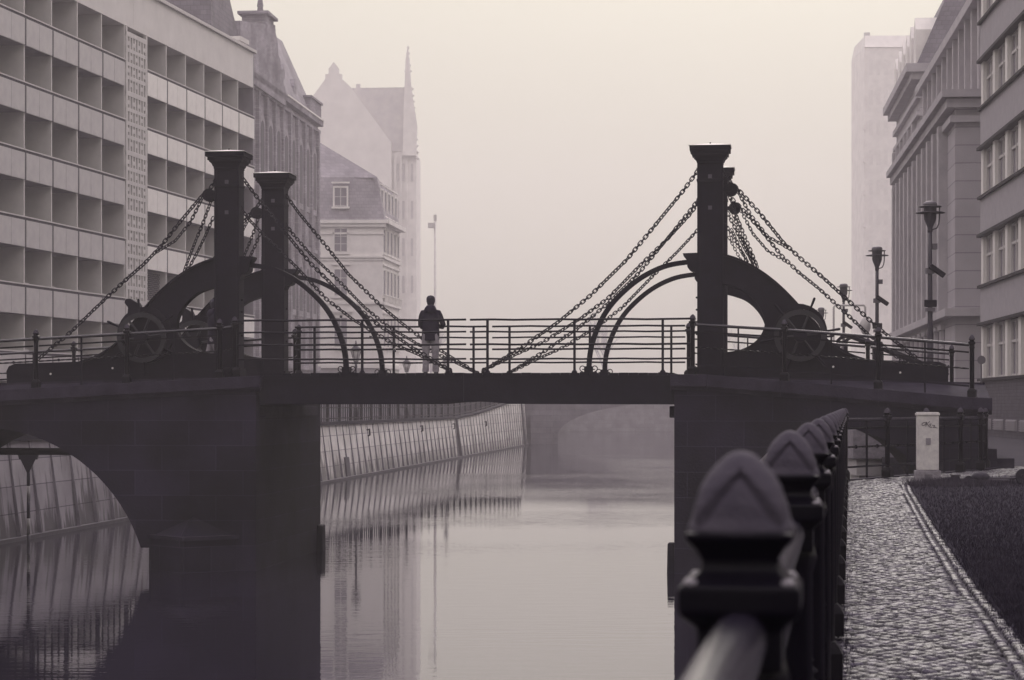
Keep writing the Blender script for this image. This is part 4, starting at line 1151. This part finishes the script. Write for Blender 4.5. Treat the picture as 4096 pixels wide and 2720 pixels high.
for i in range(10):
    x = -L5 + 4.2 + (i + .5) * 3.05
    for z0, z1 in ((10.2, 12.4), (7.0, 9.4), (4.9, 6.4), (1.4, 3.6)):
        w_ = MB().box(x - .75, x + .75, .0, .06, Zr(z0), Zr(z1)).build('window', 'curtain', C5)
        MB().box(x - .9, x + .9, .0, .22, Zr(z1), Zr(z1 + .22)).box(x - .9, x + .9, .0, .18, Zr(z0 - .2), Zr(z0)).box(x - .04, x + .04, .06, .1, Zr(z0), Zr(z1)).box(x - .75, x + .75, .06, .1, Zr(z0 + (z1 - z0) * .6), Zr(z0 + (z1 - z0) * .6 + .08)).build('window_frame', 'sandtrim', w_)
at5 = MB().box(-L5 + 1.4, 0, -20, -1.6, Zr(14.36), Zr(19.0)); at5.build('attic_wall', 'sandst', C5)
MB().box(-L5 + .8, .3, -20, -1.1, Zr(19.01), Zr(19.5)).build('attic_cornice', 'sandtrim', C5)
for i in range(11):
    x = -L5 + 2.6 + i * 3.05
    MB().box(x - .25, x + .25, -1.6, -1.3, Zr(14.4), Zr(19.0)).build('attic_pilaster', 'sandtrim', C5)
    MB().box(x + .9, x + 2.2, -1.6, -1.54, Zr(15.6), Zr(18.2)).build('attic_window', 'curtain', C5)
MB().add([(-L5 + .8, -1.1, Zr(19.51)), (.3, -1.1, Zr(19.51)), (.3, -20, Zr(19.51)), (-L5 + .8, -20, Zr(19.51)), (-L5 + 3.5, -4.5, Zr(23.6)), (-2, -4.5, Zr(23.2)), (-2, -18, Zr(23.2)), (-L5 + 3.5, -18, Zr(23.6))], [(0, 1, 5, 4), (1, 2, 6, 5), (2, 3, 7, 6), (3, 0, 4, 7), (4, 5, 6, 7)]).build('mansard_roof', 'roofdark', C5)

C6 = right_block('mansard_building', (32.1, 190.0), .0958, 60, 22, 'tall stone building with steep mansard roof and a row of pale dormers', 'sandst')
MB().box(-24, 0, -14, 0, Zr(-1.25), Zr(24.2)).build('wall', 'sandst', C6)
cn = MB()
for zz, oo, hh in ((24.8, 1.1, .6), (24.2, .7, .5), (22.8, .3, .4), (21.4, .3, .3)): cn.box(-24 - oo, .3, -14, oo, Zr(zz - hh), Zr(zz))
cn.build('cornice', 'sandtrim', C6)
MB().add([(-24.3, .3, Zr(24.81)), (0, .3, Zr(24.81)), (0, -14, Zr(24.81)), (-24.3, -14, Zr(24.81)), (-22.5, -2.6, Zr(31.4)), (-1, -2.6, Zr(31.4)), (-1, -12, Zr(31.4)), (-22.5, -12, Zr(31.4))], [(0, 1, 5, 4), (1, 2, 6, 5), (2, 3, 7, 6), (3, 0, 4, 7), (4, 5, 6, 7)]).build('mansard_roof', 'roofdark', C6)
for i in range(6):
    x = -22 + i * 4.0
    MB().prism_xz([(x - .9, Zr(25.0)), (x + .9, Zr(25.0)), (x + .9, Zr(27.6)), (x, Zr(28.6)), (x - .9, Zr(27.6))], -2.0, .25).build('dormer', 'cream', C6)
    for z0, z1 in ((17.6, 20.6), (12.5, 15.8), (8, 11.4), (3, 6.4)):
        MB().box(x - .9, x + .9, .0, .05, Zr(z0), Zr(z1)).build('window', 'gapdark', C6)
    MB().box(x + 1.6, x + 2.4, .0, .35, Zr(2.5), Zr(21)).build('pilaster', 'sandtrim', C6)
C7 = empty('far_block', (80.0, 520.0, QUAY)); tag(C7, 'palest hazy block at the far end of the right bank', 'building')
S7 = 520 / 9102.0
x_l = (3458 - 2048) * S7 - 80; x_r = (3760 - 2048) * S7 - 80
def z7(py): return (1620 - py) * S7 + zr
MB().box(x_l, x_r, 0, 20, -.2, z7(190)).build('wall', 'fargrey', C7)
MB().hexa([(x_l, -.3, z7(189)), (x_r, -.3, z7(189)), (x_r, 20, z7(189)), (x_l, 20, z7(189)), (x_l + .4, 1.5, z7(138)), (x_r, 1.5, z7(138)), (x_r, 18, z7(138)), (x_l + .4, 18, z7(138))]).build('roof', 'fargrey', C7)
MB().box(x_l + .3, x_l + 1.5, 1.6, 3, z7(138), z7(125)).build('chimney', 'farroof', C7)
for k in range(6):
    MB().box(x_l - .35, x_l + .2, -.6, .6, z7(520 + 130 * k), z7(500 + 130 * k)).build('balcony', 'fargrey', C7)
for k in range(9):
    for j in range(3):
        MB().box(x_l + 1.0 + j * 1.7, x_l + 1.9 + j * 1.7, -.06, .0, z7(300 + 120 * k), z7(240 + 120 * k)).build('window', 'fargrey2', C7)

# ------------------------------------------------------------------ far bridge and trees in the fog
FB = tag(empty('far_bridge', (0, 198, 0)), 'low hazy stone arch bridge crossing the canal far behind the drawbridge', 'bridge')
ap = [(15 + 11 * math.cos(math.radians(a)), .8 + 2.95 * math.sin(math.radians(a))) for a in range(0, 181, 7)] + [(4, .8)]
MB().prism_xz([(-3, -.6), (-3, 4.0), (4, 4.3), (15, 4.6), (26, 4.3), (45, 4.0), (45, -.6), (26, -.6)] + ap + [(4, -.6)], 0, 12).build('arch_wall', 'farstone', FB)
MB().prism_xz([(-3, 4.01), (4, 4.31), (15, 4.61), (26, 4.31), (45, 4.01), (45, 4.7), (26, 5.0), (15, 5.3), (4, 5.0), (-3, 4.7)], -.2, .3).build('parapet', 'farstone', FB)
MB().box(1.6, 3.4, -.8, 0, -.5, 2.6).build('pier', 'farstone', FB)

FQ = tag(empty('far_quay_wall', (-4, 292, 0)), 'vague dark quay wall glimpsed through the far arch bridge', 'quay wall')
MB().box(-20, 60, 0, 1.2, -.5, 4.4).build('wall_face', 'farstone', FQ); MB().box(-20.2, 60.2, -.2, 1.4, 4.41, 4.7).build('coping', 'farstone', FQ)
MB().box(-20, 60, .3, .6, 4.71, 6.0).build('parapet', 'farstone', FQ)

def tree(name, loc, h, label, lean=0, group='bare trees in the fog'):
    o = tag(empty(name, loc), label, 'tree', group)
    tk = MB(); cr = MB(); tips = []
    def grow(p, d, l, r, dep, mb):
        n = 3; pts = [p]; q = p
        for i in range(n):
            d = (d + Vector((U(-.13, .13), U(-.13, .13), .05))).normalized(); q = q + d * l / n; pts.append(q)
        mb.tube(pts, r, 6 if dep < 2 else 3, caps=False, rs=[r * (1 - .35 * i / n) for i in range(n + 1)])
        if dep >= 5: tips.append(q); return
        for k in range(3 if dep < 4 else 2):
            w = U(0, 6.28); s = U(.35, .75)
            d2_ = (d + Vector((math.cos(w) * s, math.sin(w) * s, U(-.1, .25)))).normalized()
            grow(pts[-1] if k == 0 else pts[-2], d2_, l * U(.62, .82), r * .62, dep + 1, cr)
    grow(Vector((0, 0, -.1)), Vector((lean, 0, 1)), h * .28, h * .017, 0, tk)
    for q in tips:
        for _ in range(5):
            a = Vector((U(-1, 1), U(-1, 1), U(-.4, 1))) * h * .035; s_ = Vector((.03, .03, 0))
            cr.add([q, q + s_, q + a], [(0, 1, 2)])
    tk.build('trunk', 'hazebark', o); cr.build('crown', 'hazebark', o)
for i, (x, y, h, lab) in enumerate([(-9, 262, 18, 'leftmost faint bare tree in the fog, beside the tall mast'), (-2.5, 275, 21, 'tall bare tree fading into the fog just right of the mast'),
        (5, 282, 19, 'bare foggy tree behind the person and the left chains'), (12, 285, 22, 'tallest bare tree in the fog above the middle of the deck'),
        (20, 280, 20, 'bare foggy tree left of the right curved ribs'), (28, 285, 18, 'bare foggy tree framed by the right curved ribs'), (36, 280, 21, 'bare foggy tree framed by the right lifting arm')]):
    if i in (0, 3, 5): tree('bare_tree', (x * 2.1, y * 2.1, 3.4), h * 1.5, lab)

# ------------------------------------------------------------------ lamps, masts, signs
def street_lamp(loc, label, extra=True):
    o = tag(empty('street_lamp', loc), label, 'street lamp', 'street lamps on the right bank')
    H_ = 6.25
    MB().lathe([(.11, 0), (.11, .5), (.085, .6), (.075, 3.0), (.062, 3.4), (.055, 4.9), (.052, 5.6)], n=12).build('pole', 'lampmetal', o)
    MB().lathe([(.06, 5.50), (.065, 5.56), (.06, 5.6), (.10, 5.70), (.14, 5.80), (.155, 5.86), (.160, 6.12), (.165, 6.14), (.15, 6.15)], n=16).build('lamp_body', 'lampmetal', o)
    MB().lathe([(.165, 6.151), (.175, 6.19), (.15, 6.24), (.09, 6.265), (.01, 6.275)], n=16).build('lamp_cap', 'lampcap', o)
    rg = MB()
    for rr, zz in ((.27, 6.13), (.35, 5.98)):
        rg.lathe([(rr - .02, zz), (rr, zz + .012), (rr + .012, zz), (rr, zz - .012), (rr - .02, zz)], n=24)
        for k in range(3):
            w = k * 2.09 + .5; rg.tube([(0, 0, zz), (rr * math.cos(w), rr * math.sin(w), zz)], .012, 5)
    rg.build('ring', 'lampmetal', o)
    MB().tube([(.23, 0, 6.12), (.23, 0, 5.85), (.21, 0, 5.70), (.16, 0, 5.60), (.06, 0, 5.57)], .018, 6).build('bracket', 'lampmetal', o)
    if extra:
        MB().box(.05, .17, -.07, .05, 5.08, 5.22).build('sensor_box', 'clampgrey', o)
        c = MB(); c.T = Matrix.Translation((.19, -.12, 4.52)) @ Matrix.Rotation(math.radians(35), 4, 'Y')
        c.box(-.27, .17, -.06, .06, -.065, .065); c.T = None
        cmo = c.build('camera_housing', 'iron', o, .02)
        MB().box(-.11, .09, -.10, .08, 4.48, 4.62).build('clamp', 'clampgrey', cmo)
        MB().box(-.15, .15, -.11, .0, 3.66, 3.84).build('junction_box', 'iron', o, .02)
        MB().box(-.11, .11, -.10, .08, 3.55, 3.64).build('clamp', 'clampgrey', o)
    return o
street_lamp((10.29, 56, QUAY), 'tallest and darkest street lamp with two rings, nearest behind the bridge end')
street_lamp((11.55, 72, QUAY), 'second street lamp from the right, half faded, with camera housing')
street_lamp((13.7, 94, QUAY), 'third street lamp from the right, pale in the fog beside the dome camera')
street_lamp((15.9, 117, QUAY), 'palest street lamp just right of the hand wheel', False)
o = tag(empty('camera_mast', (13.0, 92, QUAY)), 'thin mast with a hanging round dome camera beside the third lamp', 'camera mast')
MB().tube([(0, 0, 0), (0, 0, 2.3)], .17, 10).build('base', 'panel_grey', o)
MB().tube([(0, 0, 2.2), (0, 0, 5.2), (.06, 0, 5.28), (1.22, 0, 5.28), (1.28, 0, 5.2), (1.28, 0, 4.75)], .045, 6).build('pole', 'panel_grey', o)
MB().lathe([(.05, 4.8), (.14, 4.72), (.22, 4.55), (.22, 4.35), (.16, 4.2), (.08, 4.1)], (1.28, 0, 0), 12).build('dome', 'panel_grey', o)

def lantern(loc, label):
    o = tag(empty('lantern', loc), label, 'lantern', 'old lanterns on the left quay')
    MB().lathe([(.14, 0), (.14, .5), (.06, .8), (.045, 2.7), (.07, 2.8), (.05, 3.0)], n=8).build('pole', 'lampmetal', o)
    f = MB()
    for k in range(6):
        w = k * math.pi / 3; c, s = math.cos(w), math.sin(w)
        f.tube([(.10 * c, .10 * s, 3.05), (.26 * c, .26 * s, 3.62)], .016, 4)
    f.lathe([(.10, 3.03), (.11, 3.06), (.10, 3.09)], n=6).lathe([(.28, 3.60), (.30, 3.64), (.16, 3.78), (.06, 3.9), (.02, 4.1)], n=6)
    f.tube([(-.2, 0, 2.95), (.2, 0, 2.95)], .015, 4)
    f.build('lamp_frame', 'lampmetal', o)
    MB().lathe([(.085, 3.1), (.235, 3.59)], n=6).build('glazing', 'panel_grey', o)
lantern((-7.75, 113, LEFT), 'old six-sided lantern behind the deck bars, the darker one left of the person')
lantern((-6.85, 148, LEFT), 'fainter six-sided lantern between the left chains and the person')
lantern((-5.3, 183, LEFT + .8), 'faintest six-sided lantern, hidden behind the legs of the person')
o = tag(empty('mast', (-7.5, 222, 4.1)), 'tall pale mast with a small box at its top, in the fog above the person', 'mast')
MB().lathe([(.15, 0), (.14, 4), (.11, 17.3)], n=10).build('pole', 'masthaze', o)
MB().box(-.7, -.05, -.2, .2, 16.6, 17.1).box(-.15, .15, -.1, .1, 17.3, 17.9).build('camera_box', 'masthaze', o)

o = tag(empty('channel_marker', (-11.9, 56, 0)), 'striped pole with a dark downward triangle standing in the water under the left arch', 'marker')
for k in range(6): MB().lathe([(.042, -.5 + k * .42 if k == 0 else k * .40 - .15), (.042, k * .40 + .25)], n=8).build('pole_band', 'white' if k % 2 else 'lampmetal', o)
MB().prism_xz([(-.27, 2.28), (.27, 2.28), (0, 1.72)], -.06, -.045).prism_xz([(-.27, 2.28), (.27, 2.28), (.22, 2.10), (-.22, 2.10)], -.045, .06).build('triangle', 'lampmetal', o)
o = tag(empty('traffic_sign', (18.97, 92, QUAY)), 'round grey traffic sign on a post before the right building', 'sign')
MB().lathe([(.035, 0), (.035, 3.25)], n=8).build('pole', 'lampmetal', o)
MB().disc_y((0, 3.07), .17, -.06, -.04, 20).build('sign_face', 'signred', o)
# parked car, half hidden behind the bridge end
o = tag(empty('parked_car', (14.9, 78, QUAY), .1), 'dark rounded parked car behind the sloping bridge end', 'car')
cb_ = [(-.9, .35), (-.95, .75), (-.80, 1.0), (-.66, 1.42), (-.55, 1.56), (.55, 1.56), (.66, 1.42), (.80, 1.0), (.95, .75), (.9, .35)]
MB().prism_xz(cb_, 0, 4.1).build('body', 'carpaint', o, .05)
MB().prism_xz([(-.62, 1.02), (-.54, 1.42), (.54, 1.42), (.62, 1.02)], -.012, .0).build('rear_window', 'glass', o)
for sx in (-1, 1):
    MB().box(sx * .78 - .1, sx * .78 + .1, -.02, .01, .78, .95).build('tail_light', 'signred', o)
    for yy in (.8, 3.3):
        wv = MB(); wv.T = Matrix.Translation((sx * .82, yy, .33)) @ Matrix.Rotation(math.pi / 2, 4, 'Y'); wv.lathe([(.2, -.1), (.33, -.1), (.33, .1), (.2, .1)], n=16); wv.build('wheel', 'rubber', o)
MB().box(-.85, .85, -.05, .02, .36, .55).build('bumper', 'rubber', o)

# ------------------------------------------------------------------ stair and quay wall seen under the right arch
o = tag(empty('quay_stair_pier', (8.32, 55.2, 0)), 'pale stepped end pier of the quay seen under the right arch', 'stone pier')
MB().box(.0, 1.35, 0, 1.5, -.5, 1.35).build('base_block', 'quaywall', o)
MB().box(.10, 1.35, -.05, 1.4, 1.36, 1.72).box(.02, 1.4, -.12, 1.5, 1.73, 2.12).build('stepped_course', 'palest', o)
MB().box(-.08, 1.45, -.22, 1.6, 2.13, 2.86).build('cap_block', 'cabbase', o, .02)
MB().box(-.08, 1.45, -.22, 1.6, 2.865, 2.90).build('cap_slab', 'panel_pale', o)
o = tag(empty('stair_parapet', (9.75, 55.0, 0)), 'pale sloping stair parapet right of the stepped pier under the right arch', 'parapet')
MB().prism_xz([(0, -.5), (0, 2.25), (1.6, 1.3), (1.6, -.5)], 0, .4).build('wall', 'quaywall', o)
MB().prism_xz([(-.05, 2.26), (-.05, 2.42), (1.65, 1.45), (1.65, 1.29)], -.08, .48).build('coping', 'parapet', o)
o = tag(empty('right_quay_wall', (8.30, 56.5, 0), math.atan2(1, .1)), 'pale ribbed quay wall of the right bank beyond the bridge', 'quay wall')
q = MB().hexa([(0, 0, -.5), (140, 0, -.5), (140, -.8, -.5), (0, -.8, -.5), (0, -.36, 3.0), (140, -.36, 3.0), (140, -.8, 3.0), (0, -.8, 3.0)]); q.build('wall_face', 'quaywall', o)
MB().box(0, 140, -.85, -.28, 3.002, 3.15).build('coping', 'coping', o)
o = tag(empty('stair_handrail', (9.95, 56.5, QUAY)), 'dark sloping stair handrails on the far side of the right bridge end', 'handrail')
for dy in (0, .9):
    x0 = -1.85 + dy * .35
    MB().tube([(x0, dy, .8), (x0, dy, 2.86), (x0 + .12, dy, 2.96), (x0 + .28, dy, 2.96), (x0 + 1.0, dy, 2.68), (x0 + 1.9, dy, 2.32)], .055, 7).build('rail', 'iron', o)
    MB().tube([(x0 + .9, dy, .2), (x0 + .9, dy, 2.65)], .06, 7).lathe([(.08, 2.65), (.09, 2.72), (.02, 2.85)], (x0 + .9, dy, 0), 8).build('post', 'iron', o)

# ------------------------------------------------------------------ utility cabinet with a marker tag
o = tag(empty('utility_cabinet', (6.49, 35.55, QUAY), -.06), 'slim dirty cream utility cabinet with a black scrawl, standing in dry grass', 'cabinet')
MB().box(-.165, .165, -.11, .11, .235, 1.085).build('housing', 'cabinet', o, .012)
MB().box(-.178, .178, -.125, .125, 1.086, 1.125).box(-.165, .165, -.11, .11, 1.126, 1.138).build('lid', 'cabinet', o, .006)
MB().box(-.195, .195, -.14, .14, -.05, .228).build('base', 'cabbase', o, .012)
MB().box(-.06, .06, -.147, -.139, .05, .17).build('base_plate', 'cabplate', o)
MB().box(-.038, .038, -.117, -.1105, .63, .735).build('lock_plate', 'cabbase', o)
ink = MB()
def stroke(ps, r_=.0042):
    pts_ = smooth([(a * .00105 - .165, 1.02 - b * .00105) for a, b in ps], 2)
    ink.tube([(x, -.1125, z) for x, z in pts_], r_, 5)
stroke([(120, 35), (85, 40), (60, 62), (72, 86), (105, 80), (118, 55), (135, 28)])                     # C
stroke([(135, 28), (128, 60), (120, 100)]); stroke([(180, 22), (150, 50), (128, 62), (152, 70), (168, 104)])   # K
stroke([(205, 60), (180, 66), (176, 82), (198, 84), (176, 96), (184, 118), (215, 108)])                # E
stroke([(215, 84), (262, 82), (222, 116), (250, 110), (292, 124)])                                       # Z
ink.build('marker_tag', 'ink', o)
# scrap on the lawn: a block, a lying scooter-like board with wheels
o = tag(empty('dark_block', (7.02, 36.05, QUAY), .2), 'small dark block at the edge of the lawn right of the cabinet', 'block')
MB().box(-.058, .058, -.05, .05, -.01, .135).build('block_body', 'rubber', o, .01)
MB().box(-.066, .066, -.056, .056, .136, .150).build('block_top', 'gapdark', o)
o = tag(empty('lying_scooter', (7.55, 35.75, QUAY), -.05), 'dark scooter lying on its side on the lawn by the setts', 'scooter')
MB().box(-.32, .25, -.05, .05, .05, .085).build('deck', 'gapdark', o, .01)
MB().tube([(-.30, 0, .09), (.40, .02, .10), (.45, .02, .12)], .018, 6).build('stem', 'lampmetal', o)
MB().lathe([(.02, 0), (.14, .02), (.16, .06), (.10, .12), (.02, .14)], (-.18, .05, .06), 9).build('bag', 'rubber', o)
for x, r_ in ((.47, .115), (-.38, .06)):
    w_ = MB().ring_y((x, r_ + .02), r_, r_ * .6, -.03, .03, 20).disc_y((x, r_ + .02), r_ * .25, -.04, .04, 10).disc_y((x, r_ + .02), r_ * .62, -.008, .008, 16); w_.build('wheel', 'rubber', o)

# ------------------------------------------------------------------ people
def loft(mb, secs, n=18):
    """secs: (x, y, z, rx, ry)"""
    vs = []; m_ = len(secs)
    for x, y, z, rx, ry in secs:
        for k in range(n):
            w = 2 * math.pi * k / n; c, s = math.cos(w), math.sin(w)
            vs.append((x + rx * c, y + ry * s, z))
    fs = [(i * n + k, i * n + (k + 1) % n, (i + 1) * n + (k + 1) % n, (i + 1) * n + k) for i in range(m_ - 1) for k in range(n)]
    mb.add(vs, fs, True); mb.add(vs[:n], [tuple(range(n - 1, -1, -1))]); mb.add(vs[-n:], [tuple(range(n))]); return mb
def skinned(name, verts, edges, radii, m, parent, sub=1):
    me = bpy.data.meshes.new(name); me.from_pydata(verts, edges, []); me.update()
    o = bpy.data.objects.new(name, me); COL.objects.link(o); o.parent = parent
    s = o.modifiers.new('skin', 'SKIN'); s.use_smooth_shade = True
    for i, r_ in enumerate(radii): me.skin_vertices[0].data[i].radius = (r_, r_) if not isinstance(r_, tuple) else r_
    me.skin_vertices[0].data[0].use_root = True
    b = o.modifiers.new('sub', 'SUBSURF'); b.levels = sub; b.render_levels = sub
    me.materials.append(M[m]); return o
def person(loc, rz, label, step=0.0):
    """faces local +y; height about 1.76 m with the cap"""
    o = tag(empty('person', loc, rz), label, 'person')
    V, Ed, Ra = [], [], []
    def v(p, r_, par=None):
        V.append(p); Ra.append(r_); i = len(V) - 1
        if par is not None: Ed.append((par, i))
        return i
    pel = v((0, 0, .93), .15); ab = v((0, 0, 1.10), .14, pel); ch = v((0, .01, 1.30), .165, ab); nk = v((0, .01, 1.47), .058, ch); nk2 = v((0, .025, 1.53), .055, nk)
    hd1 = v((0, .03, 1.60), .078, nk2); hd2 = v((0, .02, 1.68), .085, hd1)
    for s in (-1, 1):
        hp = v((s * .10, 0, .88), .095, pel); kn = v((s * .105, .02 + s * step, .49), .062, hp); an = v((s * .115, s * step * 1.2, .09), .042, kn); v((s * .125, .12 + s * step * 1.2, .035), .035, an)
        sh = v((s * .16, .0, 1.39), .045, ch); el = v((s * (.235 if s < 0 else .272), .045, 1.14), .040, sh); wr = v((s * .10 + .02, .26, 1.12), .030, el)
        hd = v((s * .055 + .02, .31, 1.13), .034, wr)
        for f in range(4):
            a_ = v((s * .030 + .02 - s * .004 * f, .335 + .004 * f, 1.155 - .018 * f), .0095, hd); v((s * -.005 + .02, .33 + .003 * f, 1.16 - .018 * f), .008, a_)
        a_ = v((s * .03 + .02, .30, 1.17), .010, hd); v((s * .01 + .02, .305, 1.185), .008, a_)
    skinned('body', V, Ed, Ra, 'skin', o)
    fc = MB()
    fc.add([(-.014, .108, 1.625), (.014, .108, 1.625), (0, .13, 1.628), (0, .105, 1.665)], [(0, 1, 2), (0, 2, 3), (1, 3, 2)])
    for s in (-1, 1):
        fc.lathe([(.002, -.006), (.008, 0), (.002, .006)], (s * .03, .104, 1.668), 6)
        fc.lathe([(.004, -.03), (.012, -.01), (.014, .012), (.004, .03)], (s * .088, .02, 1.655), 6)
    fc.box(-.02, .02, .098, .106, 1.60, 1.606); fc.build('face', 'skin', o)
    c = loft(MB(), [(0, 0, .77, .195, .14), (0, 0, .80, .20, .145), (0, 0, .95, .20, .145), (0, 0, 1.08, .188, .135), (0, 0, 1.25, .198, .145), (0, -.0, 1.36, .222, .135), (0, 0, 1.42, .20, .11), (0, .005, 1.475, .115, .095), (0, .01, 1.52, .085, .08)])
    c.build('coat', 'coat', o)
    for s in (-1, 1):
        MB().tube([(s * .12, 0, 1.42), (s * .175, 0, 1.405), (s * .205, .01, 1.33), (s * (.235 if s < 0 else .25), .035, 1.20), (s * (.235 if s < 0 else .275), .05, 1.13), (s * (.21 if s < 0 else .25), .09, 1.085), (s * .16, .17, 1.10), (s * .115, .235, 1.12)], .06, 12, rs=[.045, .058, .062, .060, .060, .056, .052, .046]).build('sleeve', 'coat', o)
        tr_ = MB(); y1, y2 = s * step, s * step * 1.2
        loft(tr_, [(s * .118, y2, .075, .070, .085), (s * .116, y2, .11, .078, .088), (s * .112, y2, .22, .070, .078), (s * .108, y1, .48, .078, .085), (s * .104, y1 * .5, .66, .092, .10), (s * .098, 0, .84, .10, .12), (s * .09, 0, .93, .10, .12)], 14)
        tr_.build('trouser_leg', 'jeans', o)
        loft(MB(), [(s * .12, .05 + y2, .0, .048, .14), (s * .12, .05 + y2, .03, .05, .14), (s * .12, .03 + y2, .06, .046, .12), (s * .12, .0 + y2, .10, .046, .06)], 12).build('shoe', 'rubber', o)
    loft(MB(), [(0, -.02, 1.38, .15, .12), (0, -.05, 1.43, .155, .12), (0, -.045, 1.50, .125, .10), (0, -.02, 1.545, .095, .085), (0, .0, 1.56, .085, .08)]).build('hood', 'coat', o)
    loft(MB(), [(0, .0, 1.57, .075, .07), (0, .005, 1.62, .086, .085), (0, .008, 1.68, .092, .098), (0, .005, 1.72, .089, .095)]).build('hair', 'hair', o)
    cp_ = loft(MB(), [(0, .01, 1.675, .097, .108), (0, .01, 1.70, .099, .11), (0, .005, 1.74, .088, .10), (0, 0, 1.77, .058, .065), (0, 0, 1.782, .02, .02)])
    cp_.hexa([(-.05, .10, 1.675), (.06, .10, 1.675), (.04, .17, 1.66), (-.03, .17, 1.66), (-.05, .10, 1.69), (.06, .10, 1.69), (.04, .17, 1.67), (-.03, .17, 1.67)])
    cp_.build('cap', 'hair', o)
    return o
def bpt(x, y, z): return (BO[0] + x * math.cos(TH) + y * math.sin(TH), BO[1] - x * math.sin(TH) + y * math.cos(TH), z)
def sx(px, t):
    u = (px - 1180.5) / 5247.0
    return (u * (46.9 + t * math.cos(TH)) - t * math.sin(TH)) / (math.cos(TH) + u * math.sin(TH)) - S0
person(bpt(sx(993, 3.55), 3.55, 4.10), -.12, 'person in dark coat, cap and pale jeans, back turned, leaning on the deck railing')
person(bpt(sx(493.5, 3.2), 3.2, 4.03), -1.3, 'dark clad person almost hidden behind the nearer left pylon', .12)
p_ = tag(MB().box(-.035, .035, -.005, .005, -.07, .07).build('phone', 'rubber'), 'small dark phone held by the person leaning on the railing', 'phone')
p_.location = bpt(sx(993, 3.9) + .0, 3.92, 5.30)

# ------------------------------------------------------------------ the fog itself
hz = MB().box(-310, 310, -60, 900, -1.2, 92).build('haze', 'glass')
m = bpy.data.materials.new('fog_air'); m.use_nodes = True; n = m.node_tree; n.nodes.clear()
o_ = n.nodes.new('ShaderNodeOutputMaterial'); v_ = n.nodes.new('ShaderNodeVolumePrincipled')
v_.inputs['Color'].default_value = (.978, .925, .955, 1); v_.inputs['Density'].default_value = 0.00094; v_.inputs['Anisotropy'].default_value = 0.35
n.links.new(v_.outputs[0], o_.inputs['Volume'])
hz.data.materials.clear(); hz.data.materials.append(m)
tag(hz, kind='stuff')
